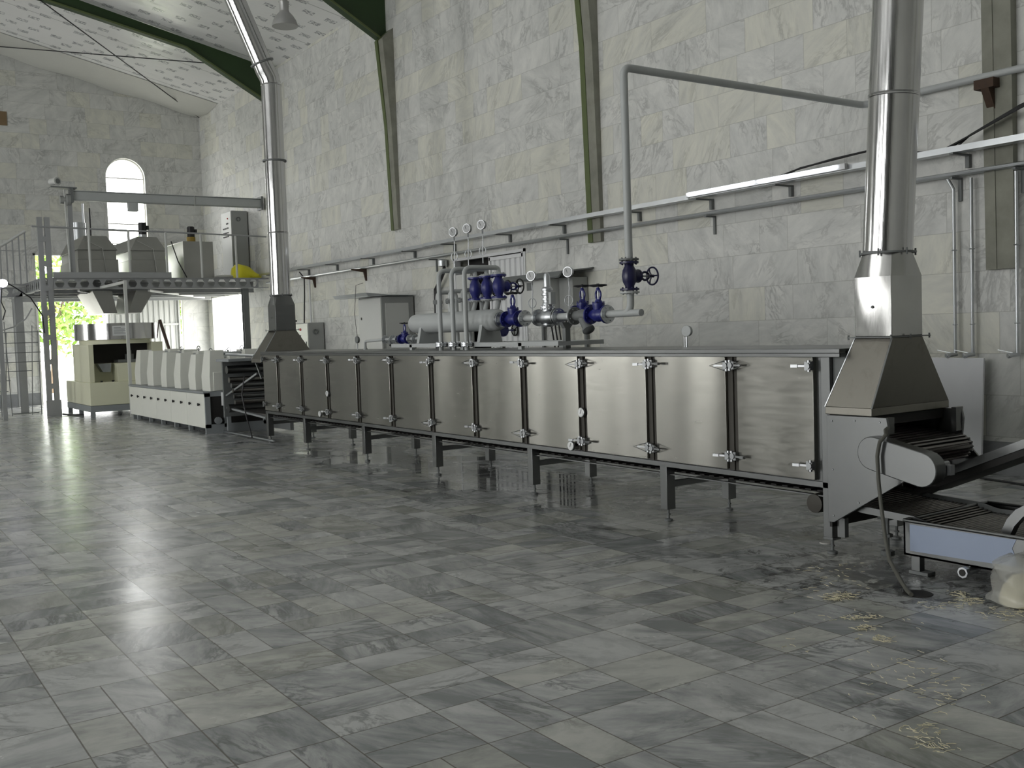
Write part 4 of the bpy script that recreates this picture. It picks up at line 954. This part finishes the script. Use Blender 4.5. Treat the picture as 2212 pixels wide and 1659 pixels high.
def hopper(x0, x1, label, motor):
    t = thing('dough_mixer', ((x0 + x1) / 2, 26.9, 3.15), label, 'mixer', 'dough mixers on the platform')
    y0, y1 = 25.85, 27.95; w_ = x1 - x0
    MB().box((x0, y0, 3.15), (x1, y1, 3.64)).build('trough', 'hopper', t, .01)
    MB().box((x0 + .03, y0 + .06, 3.64), (x1 - .03, y1 - .02, 3.88)).build('band', 'hopper', t)
    MB().prism([(x0, 3.86), (x0 + w_ * .2, 4.20), (x0 + w_ * .74, 4.20), (x1, 3.86)], 'y', y0, y1).build('hood', 'hopper', t, .008)
    MB().lathe((x0 + w_ * .55, y0, 3.24), (0, -1, 0), [(0, .05), (.05, .045), (.07, .02)], 16).build('shaft_cap', 'chrome', t)
    MB().tube([(x0 + w_ * .2, y0 - .01, 4.10), (x0 + w_ * .62, y0 - .02, 3.9), (x0 + w_ * .70, y0 - .02, 3.2)], .008, 6).build('hose', 'cab', t)
    # discharge chute under the deck
    if motor:
        MB().loops([[(6.37, 25.7, 2.88), (6.80, 25.7, 2.88), (6.80, 27.5, 2.88), (6.37, 27.5, 2.88)], [(6.16, 25.72, 2.34), (6.47, 25.72, 2.34), (6.47, 27.1, 2.34), (6.16, 27.1, 2.34)]]).build('chute', 'hopper', t)
        b = MB(); b.cyl((6.75, 26.3, 4.2), (6.75, 26.3, 4.30), .10, 16); b.build('motor_base', 'galv', t)
        b = MB().lathe((6.75, 26.3, 4.28), (0, 0, 1), [(0, .08), (.02, .095), (.30, .095), (.32, .08)], 20); b.box((6.84, 26.25, 4.42), (6.90, 26.35, 4.52)); b.build('motor', 'black', t)
    else:
        MB().loops([[(5.36, 25.7, 2.88), (5.80, 25.7, 2.88), (5.80, 27.5, 2.88), (5.36, 27.5, 2.88)], [(5.60, 25.72, 2.34), (5.91, 25.72, 2.34), (5.91, 27.3, 2.34), (5.60, 27.3, 2.34)]]).build('chute', 'hopper', t)
        MB().cyl((5.55, 26.4, 4.2), (5.55, 26.4, 4.92), .018, 8).build('feed_pipe', 'black', t)
hopper(5.10, 6.03, 'left dough mixer with sloped steel hood on the platform', False)
hopper(6.32, 7.20, 'right dough mixer with black upright motor on its sloped steel hood', True)
t = thing('water_tank', (8.0, 26.7, 3.15), 'square stainless tank on the platform with a black motor on a yellow base', 'tank')
MB().box((7.62, 25.9, 3.15), (8.38, 27.5, 4.12)).build('body', 'hopper', t, .01)
MB().cyl((7.95, 26.3, 4.12), (7.95, 26.3, 4.26), .11, 14).build('motor_base', 'brass', t)
b = MB().lathe((7.95, 26.3, 4.25), (0, 0, 1), [(0, .08), (.02, .095), (.26, .095), (.28, .08)], 20); b.box((8.04, 26.25, 4.38), (8.10, 26.35, 4.46)); b.build('motor', 'black', t)
MB().tube([(7.30, 25.8, 4.1), (7.45, 25.8, 3.6), (7.65, 25.8, 3.2)], .014, 6).build('hose', 'rubber', t)
t = thing('flour_silo', (5.7, 28.4, 3.15), 'slim pale cylinder standing behind the left dough mixer', 'silo')
MB().cyl((5.69, 28.5, 3.15), (5.69, 28.5, 4.79), .18, 20).build('body', 'galv', t); MB().cyl((5.82, 28.5, 4.79), (5.82, 28.5, 5.30), .03, 8).build('pipe', 'galv', t)
sc = thing('screw_conveyor', (7.2, 25.42, 5.05), 'long grey screw conveyor trough spanning high above the dough mixers', 'screw conveyor')
MB().box((4.97, 25.32, 4.96), (9.50, 25.52, 5.17)).build('trough', 'grey', sc, .02)
MB().box((4.93, 25.30, 5.17), (9.52, 25.54, 5.185)).build('cover', 'grey', sc)
for x in (4.93, 9.48): MB().box((x, 25.26, 4.90), (x + .05, 25.58, 5.24)).build('end_flange', 'greyd', sc)
MB().box((6.22, 25.34, 4.76), (6.44, 25.50, 4.96)).build('outlet_spout', 'grey', sc)
MB().lathe((4.93, 25.42, 4.97), (-1, 0, 0), [(0, .14), (.08, .14), (.10, .09), (.22, .09)], 16).build('gearbox', 'cabd', sc)
b = MB().lathe((4.60, 25.36, 5.37), (.45, -.9, 0), [(-.13, .065), (-.12, .075), (.08, .075), (.085, .095), (.12, .095), (.125, .08)], 20); b.build('motor', 'cab', sc)
MB().lathe((4.60, 25.36, 5.37), (.45, -.9, 0), [(.124, .06), (.127, .06)], 20).build('fan_grille', 'greyd', sc)
MB().box((4.50, 25.25, 5.22), (5.06, 25.56, 5.25)).build('motor_plate', 'greyd', sc)
for x in (4.86,): MB().box((x, 25.38, 3.15), (x + .10, 25.46, 4.97)).build('support_post', 'pgrey', sc)
MB().cyl((4.84, 25.36, 3.15), (4.80, 25.36, 5.2), .018, 8).build('support_pipe', 'cab', sc)
MB().cyl((7.78, 25.30, 4.78), (7.78, 25.30, 5.2), .008, 6).build('hanger', 'cab', sc)
t = thing('control_cabinet', (9.35, 27.0, 3.15), 'tall grey control cabinet with buttons on its door, standing on the platform by the wall', 'electrical cabinet')
MB().box((9.14, 26.6, 3.17), (9.57, 27.4, 5.02)).build('housing', 'cabd', t, .005)
d_ = MB().box((9.12, 26.61, 3.20), (9.14, 27.39, 5.0)).build('door', 'cab', t)
for z, n_, mt in ((4.83, 1, 'red'), (4.70, 2, 'black'), (4.58, 5, 'black'), (4.46, 5, 'black'), (4.36, 5, 'black')):
    for k in range(n_): MB().lathe((9.12, 26.85 + k * .09, z), (-1, 0, 0), [(0, .02), (.02, .018)], 8).build('button', mt, d_)
MB().torus((9.32, 26.59, 4.80), (0, 1, 0), .05, .012, 16, 6).build('cable_gland', 'greyd', t)
mb = MB(); rd = random.Random(3); rings = []
for j in range(9):
    tt = j / 8; rr2 = (.30 * math.sin(math.pi * (.12 + .8 * tt)) ** .7)
    rings.append([(9.12 + (tt - .5) * .75, 25.62 + math.cos(a) * rr2 * .7, 3.17 + max(0, math.sin(a) * rr2 * (1.2 - tt * .8) + rr2 * .35 * (1 - tt) + .02 + rd.uniform(-.03, .03))) for a in [2 * math.pi * k / 14 for k in range(14)]])
mb.loops(rings); tag(mb.build('plastic_bag', 'yellow', sharp=60), 'crumpled bright yellow plastic bag lying at the platform edge', 'bag')
mb = MB()
mb.ball((8.6, 25.7, 3.207), .2, 12, (1.5, 1, .28)); tag(mb.build('flour_sack', 'whitep', sharp=60), 'flat white sack lying left of the yellow plastic bag on the platform', 'sack')

# dough rest machine under the platform
dm = thing('dough_feeder', (5.4, 24.6, 0), 'cream coloured machine with a wide round steel bowl, left of the white rollers', 'machine')
b = MB().box((4.75, 23.54, .26), (6.0, 26.15, .765)); b.build('base_cabinet', 'cream', dm, .01)
MB().box((4.75, 23.54, .12), (6.0, 26.15, .255)).build('base_frame', 'ral', dm)
for x in (4.79, 5.92):
    for y in (23.58, 24.8, 26.05): MB().box((x - .04, y - .04, 0), (x + .05, y + .04, .12)).build('foot', 'ral', dm)
b = MB().box((4.77, 23.60, .765), (4.88, 24.9, 1.60)); b.build('front_column', 'cream', dm, .01)
b = MB().box((4.85, 25.3, .765), (6.2, 25.7, 1.62)); b.build('rear_wall', 'cream', dm, .01)
MB().box((4.88, 24.1, .765), (5.36, 24.15, 1.17)).build('set_back_panel', 'cream', dm)
b = MB().box((5.36, 23.60, .765), (6.2, 24.1, 1.17)); b.build('side_column', 'cream', dm, .01)
b = MB().box((6.2, 23.9, 0), (6.45, 24.9, 1.62)); b.build('rear_column', 'cream', dm, .01)
MB().box((4.88, 24.3, 1.17), (6.2, 24.9, 1.60)).build('drive_recess', 'dark', dm)
b = MB().box((5.45, 23.9, 1.18), (6.1, 24.4, 1.24)); b.lathe((5.75, 24.1, 1.24), (0, 0, 1), [(0, .1), (.12, .1), (.12, .05), (.2, .05)], 12); b.build('roller_drive', 'greyd', dm)
MB().prism([(5.00, 1.17), (5.28, 1.17), (5.26, .98), (5.10, .98)], 'y', 23.8, 24.1).build('outlet', 'ral', dm)
b = MB().lathe((5.58, 24.5, 1.60), (0, 0, 1), [(0, .80), (.09, .80), (.10, .86), (.10, .1)], 48); b.build('bowl_base', 'cream', dm)
b = MB().lathe((5.58, 24.5, 1.70), (0, 0, 1), [(0, .89), (.36, .89), (.36, .875), (.02, .875)], 56); b.build('bowl', 'duct', dm)
MB().prism([(5.30, 1.78), (5.62, 1.78), (5.62, 2.0), (5.30, 2.0)], 'y', 23.60, 23.605).build('notice_plate', 'white', dm)
b = MB()
for k in range(6): b.box((5.33, 23.597, 1.83 + k * .025), (5.33 + [.26, .2, .25, .23, .26, .15][k], 23.60, 1.837 + k * .025))
b.build('notice_text', 'greyd', dm)
for y in (23.62, 23.62): pass
for x in (5.02, 5.26): MB().lathe((x, 23.62, .765), (0, 0, 1), [(0, .018), (.02, .03), (.035, .03)], 10).build('knob', 'black', dm)
MB().bar((6.44, 24.0, 2.12), (6.68, 24.0, 1.2), .09, .05).build('rising_chute', 'brown', dm)
b = MB().bar((6.42, 24.0, 2.10), (6.36, 24.0, 1.7), .02, .02); b.build('chute_stay', 'brown', dm)
tag(MB().tube([(4.45, 25.1, .03), (4.6, 24.9, .012), (4.82, 24.7, .012)], .02, 8).build('floor_hose', 'rubber'), 'short black hose lying between the double post and the cream machine', 'hose')

gp = thing('gantry_pole', (5.5, 22.95, 0), 'slim pale pole with a bracket arm, standing in front of the round steel bowl', 'pole')
MB().box((5.43, 22.90, 0), (5.49, 22.96, 2.96)).build('pole', 'cab', gp); MB().box((5.43, 22.96, 2.90), (5.49, 25.19, 2.955)).build('arm', 'cab', gp)

# white roller machine with six upright housings
wm = thing('dough_sheeter', (5.9, 19.9, 0), 'long white dough rolling machine with a row of tapered upright housings and black knobs', 'machine')
b = MB().box((5.36, 17.40, .10), (6.42, 22.50, .70)); b.build('body', 'ral', wm)
for i in range(5):
    y0 = 17.37 + i * 1.028; p_ = MB().box((5.335, y0 + .006, .10), (5.36, y0 + 1.022, .685)).build('panel', 'offw', wm, .004)
    for y in (y0 + .27, y0 + .78): MB().lathe((5.335, y, .50), (-1, 0, 0), [(0, .012), (.02, .012), (.022, .028), (.04, .024)], 10).build('knob', 'black', p_)
MB().box((5.32, 17.35, .70), (6.44, 22.55, .725)).build('top_plate', 'ral', wm)
for y in (17.42, 18.45, 19.35, 20.25, 21.15, 22.1, 22.45):
    b = MB().box((5.37, y - .03, 0), (5.44, y + .03, .10)); b.box((5.44, y - .01, 0), (6.3, y + .01, .10)); b.build('foot', 'ral', wm)
HY = [(17.40, 1.43, .44), (18.22, 1.36, .40), (19.15, 1.385, .40), (20.08, 1.40, .38), (21.05, 1.43, .44), (22.05, 1.45, .42)]
for i, (y, z, d_) in enumerate(HY):
    q = [(5.46, y), (5.73, y), (5.73, y + d_), (5.46, y + d_)]; k = .06
    h_ = MB().loops([[(x, yy, .725) for x, yy in q], [(5.455, y - .0, .98), (5.73, y - .0, .98), (5.73, y + d_ + .02, .98), (5.455, y + d_ + .02, .98)], [(5.49, y + .02, z), (5.73, y + .02, z), (5.73, y + d_ - .10, z), (5.49, y + d_ - .10, z)]]).build('housing', 'offw', wm, .006)
    if i % 2 == 0 or i == 1:
        for dx in (.35, .7):
            b = MB().torus((5.75 + dx, y + .15, z + .02), (.5, -.8, 0), .045, .008, 16, 6); b.cyl((5.75 + dx, y + .15, z + .02), (5.77 + dx, y + .25, z - .08), .01, 6); b.build('adjusting_wheel', 'chrome', wm)
    MB().box((6.1, y, .725), (6.38, y + d_, z)).build('rear_housing', 'offw', wm)
    MB().cyl((5.73, y + .2, z - .06), (6.1, y + .2, z - .06), .03, 10).build('tie_bar', 'galv', wm)
MB().box((5.52, 17.385, .735), (5.80, 17.42, 1.05)).build('end_box', 'offw', wm, .004)
b = MB(); b.box((5.34, 17.34, .10), (5.43, 17.40, .70)); b.box((5.34, 17.34, .0), (6.44, 17.40, .16)); b.box((5.66, 17.34, .1), (5.74, 17.40, .7)); b.box((6.36, 17.34, .1), (6.44, 17.40, .7)); b.box((5.34, 17.34, .64), (6.44, 17.40, .70)); b.build('end_frame', 'ral', wm)
MB().box((5.43, 17.37, .16), (6.36, 17.395, .64)).build('end_recess', 'dark', wm)
MB().cyl((5.55, 17.30, .22), (5.55, 17.38, .22), .06, 14).build('motor_end', 'ral', wm)
c_ = MB().box((5.62, 17.20, .475), (5.86, 17.34, .705)).build('end_control_box', 'white', wm, .004)
for z in (.64, .55): MB().lathe((5.78, 17.20, z), (0, -1, 0), [(0, .035), (.015, .03)], 12).build('dial', 'greyd', c_)

# cutting rollers and transfer frame between the roller machine and the oven
rf = thing('noodle_cutter', (6.0, 16.5, 0), 'bank of dark steel rollers in a frame between the white machine and the oven', 'rollers')
MB().box((5.66, 17.16, 0), (5.72, 17.22, .62)).build('side_post', 'ral', rf); MB().box((6.40, 16.2, .05), (6.46, 17.15, 1.28)).build('side_plate', 'greyd', rf)
MB().box((5.56, 17.0, .30), (6.40, 17.05, 1.26)).build('rear_panel', 'greyd', rf)
MB().box((5.50, 16.5, 1.24), (6.46, 17.15, 1.28)).build('top_cover', 'ral', rf)
for i, (y, z, r) in enumerate(((16.80, 1.10, .07), (16.7, .93, .05), (16.6, .84, .04), (16.55, .75, .035), (16.50, .66, .035), (16.45, .57, .035), (16.8, .45, .07))):
    MB().cyl((5.56, y, z), (6.40, y, z), r, 16).build('roller', 'belt' if i % 2 else 'steel', rf)
b = MB().bar((5.60, 16.95, .66), (5.60, 15.42, 1.06), .05, .03); b.build('diagonal_stay', 'galv', rf)
b = MB().bar((5.62, 17.0, .455), (5.62, 15.16, .375), .06, .03); b.build('transfer_rail', 'galv', rf)
b = MB().bar((6.30, 17.0, .455), (6.30, 15.16, .375), .06, .03); b.build('transfer_rail', 'galv', rf)
b = MB().box((5.66, 15.2, .40), (6.28, 16.9, .42)); b.build('transfer_belt', 'belt', rf)
b = MB().cyl((5.62, 17.28, .03), (5.62, 14.9, .03), .018, 8); b.build('floor_pipe', 'galv', rf)
b = MB().bar((5.60, 15.48, 1.23), (5.60, 15.25, .98), .03, .02); b.build('hood_stay', 'galv', rf)
b = MB().tube([(5.58, 16.0, 1.0), (5.56, 16.1, .7), (5.55, 15.9, .35), (5.52, 15.6, .05)], .012, 6); b.build('hanging_cable', 'rubber', rf)
MB().cyl((5.6, 16.9, 1.36), (5.60, 15.55, 1.335), .022, 10).build('steam_tube', 'galv', rf)

# odds and ends on the left
rk = thing('wire_rack', (3.7, 26.2, 0), 'rack of thin steel rods standing between the posts at the left edge', 'rack')
for z, x1 in ((1.95, 4.28), (1.70, 4.2), (1.47, 4.25), (1.25, 4.22), (1.04, 4.02), (.83, 3.55), (.58, 3.5)):
    MB().cyl((3.3, 26.2, z), (x1, 26.2, z), .010, 6).build('rod', 'greyd', rk)
for x, z1_, dx in ((3.42, 1.95, .1), (3.55, 2.2, -.06), (3.98, 2.1, .1), (4.18, 1.98, .02), (3.33, 1.0, .02)):
    MB().cyl((x, 26.19, 0), (x + dx, 26.19, z1_), .011, 6).build('upright', 'greyd', rk)
MB().tube([(3.3, 26.17, 1.96), (3.7, 26.17, 2.08), (3.95, 26.17, 2.25), (4.1, 26.17, 2.5)], .016, 8).build('hand_rail', 'pgrey', rk)
b = MB().ball((3.30, 24.6, 3.0), .09, 16, (1.1, 1, 1))
t = thing('work_lamp', (3.30, 24.6, 3.0), 'glaring lit lamp hanging at the left edge below the stairs', 'lamp')
b.build('bulb', 'bulb', t); MB().tube([(3.32, 24.6, 3.05), (3.55, 24.8, 2.93), (3.9, 25.0, 2.7), (4.15, 25.15, 2.3), (4.18, 25.2, 1.9)], .014, 8).build('cable', 'rubber', t)
MB().tube([(3.28, 24.6, 2.95), (3.25, 24.62, 2.6), (3.32, 24.6, 2.4), (3.26, 24.6, 2.2)], .012, 6).build('loose_wire', 'rubber', t)
pl_ = thing('pendant_lamp', (6.75, 16.5, 7.1), 'grey bell shaped pendant lamp hanging from the roof near the bent chimney', 'lamp')
MB().lathe((6.75, 16.5, 6.84), (0, 0, 1), [(0, .215), (.03, .213), (.10, .19), (.18, .14), (.24, .085), (.26, .08), (.245, .07), (.18, .125), (.10, .175), (.01, .20)], 32).build('shade', 'lampm', pl_)
b = MB().lathe((6.75, 16.5, 7.09), (0, 0, 1), [(0, .075), (.14, .08), (.16, .09), (.17, .06), (.34, .06), (.36, .02)], 16); b.build('socket_housing', 'lampm', pl_)
MB().cyl((6.75, 16.5, 7.44), (6.75, 16.5, 8.9), .01, 6).build('suspension', 'greyd', pl_)
MB().ball((6.75, 16.5, 7.0), .05, 12).build('bulb', 'white', pl_)
tag(MB().box((4.0, 30.375, 7.55), (4.42, 30.40, 7.92)).build('wall_patch', 'patch'), 'small brown patch high on the back wall at the left edge', 'patch')

# ---------------------------------------------------------------- foreground: hose, bag, spilled noodles, drain
o = MB().tube([(5.53, 3.985, .90), (5.46, 3.95, .895), (5.40, 3.905, .875), (5.40, 3.95, .826), (5.40, 3.97, .737), (5.40, 3.963, .578), (5.40, 3.948, .434), (5.36, 3.893, .244), (5.30, 3.82, .12), (5.20, 3.67, .035), (5.10, 3.56, .018), (5.05, 3.50, .016)], .0125, 10).build('drain_hose', 'hose')
tag(o, 'dull grey hose hanging from the oven mouth down to the floor drain', 'hose')
o = MB().lathe((5.14, 3.52, .0005), (0, 0, 1), [(0, .085), (.004, .08)], 20).build('floor_drain', 'dark'); tag(o, 'dark round floor drain opening where the hanging hose ends', 'drain')
o = MB().lathe((5.86, 4.75, .0), (0, 0, 1), [(0, .045), (.006, .04)], 20).build('drain_cover', 'whitep'); tag(o, 'small pale round cover on the floor beside the oven corner post', 'drain cover')
bg = thing('plastic_bag', (5.36, 3.02, 0), 'cloudy clear plastic bag half filled with noodles at the right edge on the floor', 'bag')
rd = random.Random(5); rings = []
for j in range(13):
    tt = j / 12; z = .27 * tt ** .9; rad = .165 * (1 - .12 * tt) * (1 if tt < .85 else 1 - (tt - .85) * 3.5) + (.02 if j == 1 else 0)
    if j == 0: rad = .13
    rings.append([(5.36 + math.cos(a) * rad * (1 + .09 * math.sin(3 * a + j * .7) + rd.uniform(-.03, .03)), 3.02 + math.sin(a) * rad * (1 + .09 * math.sin(4 * a + j)), z + .01 * math.sin(5 * a + j)) if j else (5.36 + math.cos(a) * rad, 3.02 + math.sin(a) * rad, .002) for a in [2 * math.pi * k / 28 for k in range(28)]])
MB().loops(rings).build('film', 'bag', bg, sharp=60)
rings = []
for j in range(8):
    tt = j / 7; rings.append([(5.38 + math.cos(a) * .15 * math.sqrt(max(0, 1 - tt * tt) + .001), 3.01 + math.sin(a) * .135 * math.sqrt(max(0, 1 - tt * tt) + .001), .01 + .16 * tt + (.012 * math.sin(9 * a + j) if 0 < j < 7 else 0)) for a in [2 * math.pi * k / 26 for k in range(26)]])
MB().loops(rings).build('noodle_heap', 'noodle', bg, sharp=60)
mb = MB(); rd = random.Random(11)
spots = [(4.75, 3.77, .10, 90), (4.45, 3.43, .07, 28), (4.54, 3.40, .06, 24), (4.36, 3.29, .06, 40), (4.27, 3.13, .06, 34), (3.42, 2.34, .09, 26), (3.36, 2.22, .10, 26), (5.2, 3.24, .09, 44), (5.30, 3.38, .08, 22), (5.0, 3.30, .12, 16),
         (4.0, 2.75, .25, 26), (3.85, 2.5, .2, 24), (4.9, 3.9, .3, 22), (5.3, 4.2, .3, 26), (4.2, 3.3, .5, 22), (3.6, 2.6, .3, 16), (5.18, 2.98, .12, 34), (5.05, 3.0, .14, 16)]
for x, y, r, n_ in spots:
    for k in range(n_):
        a = rd.uniform(0, 6.28); q = r * math.sqrt(rd.random()); p = V((x + math.cos(a) * q, y + math.sin(a) * q * .8, .0035 + rd.uniform(0, .006)))
        h_ = rd.uniform(0, 6.28); pts = [p.copy()]
        for s_ in range(rd.choice((2, 3, 4))): h_ += rd.uniform(-.9, .9); p = p + V((math.cos(h_), math.sin(h_), 0)) * .012; pts.append(p.copy())
        mb.tube(pts, .0014, 4)
o = mb.build('noodle_scraps', 'noodle'); tag(o, 'dry noodle crumbs scattered over the floor tiles in the right foreground', 'noodle scraps', kind='stuff')
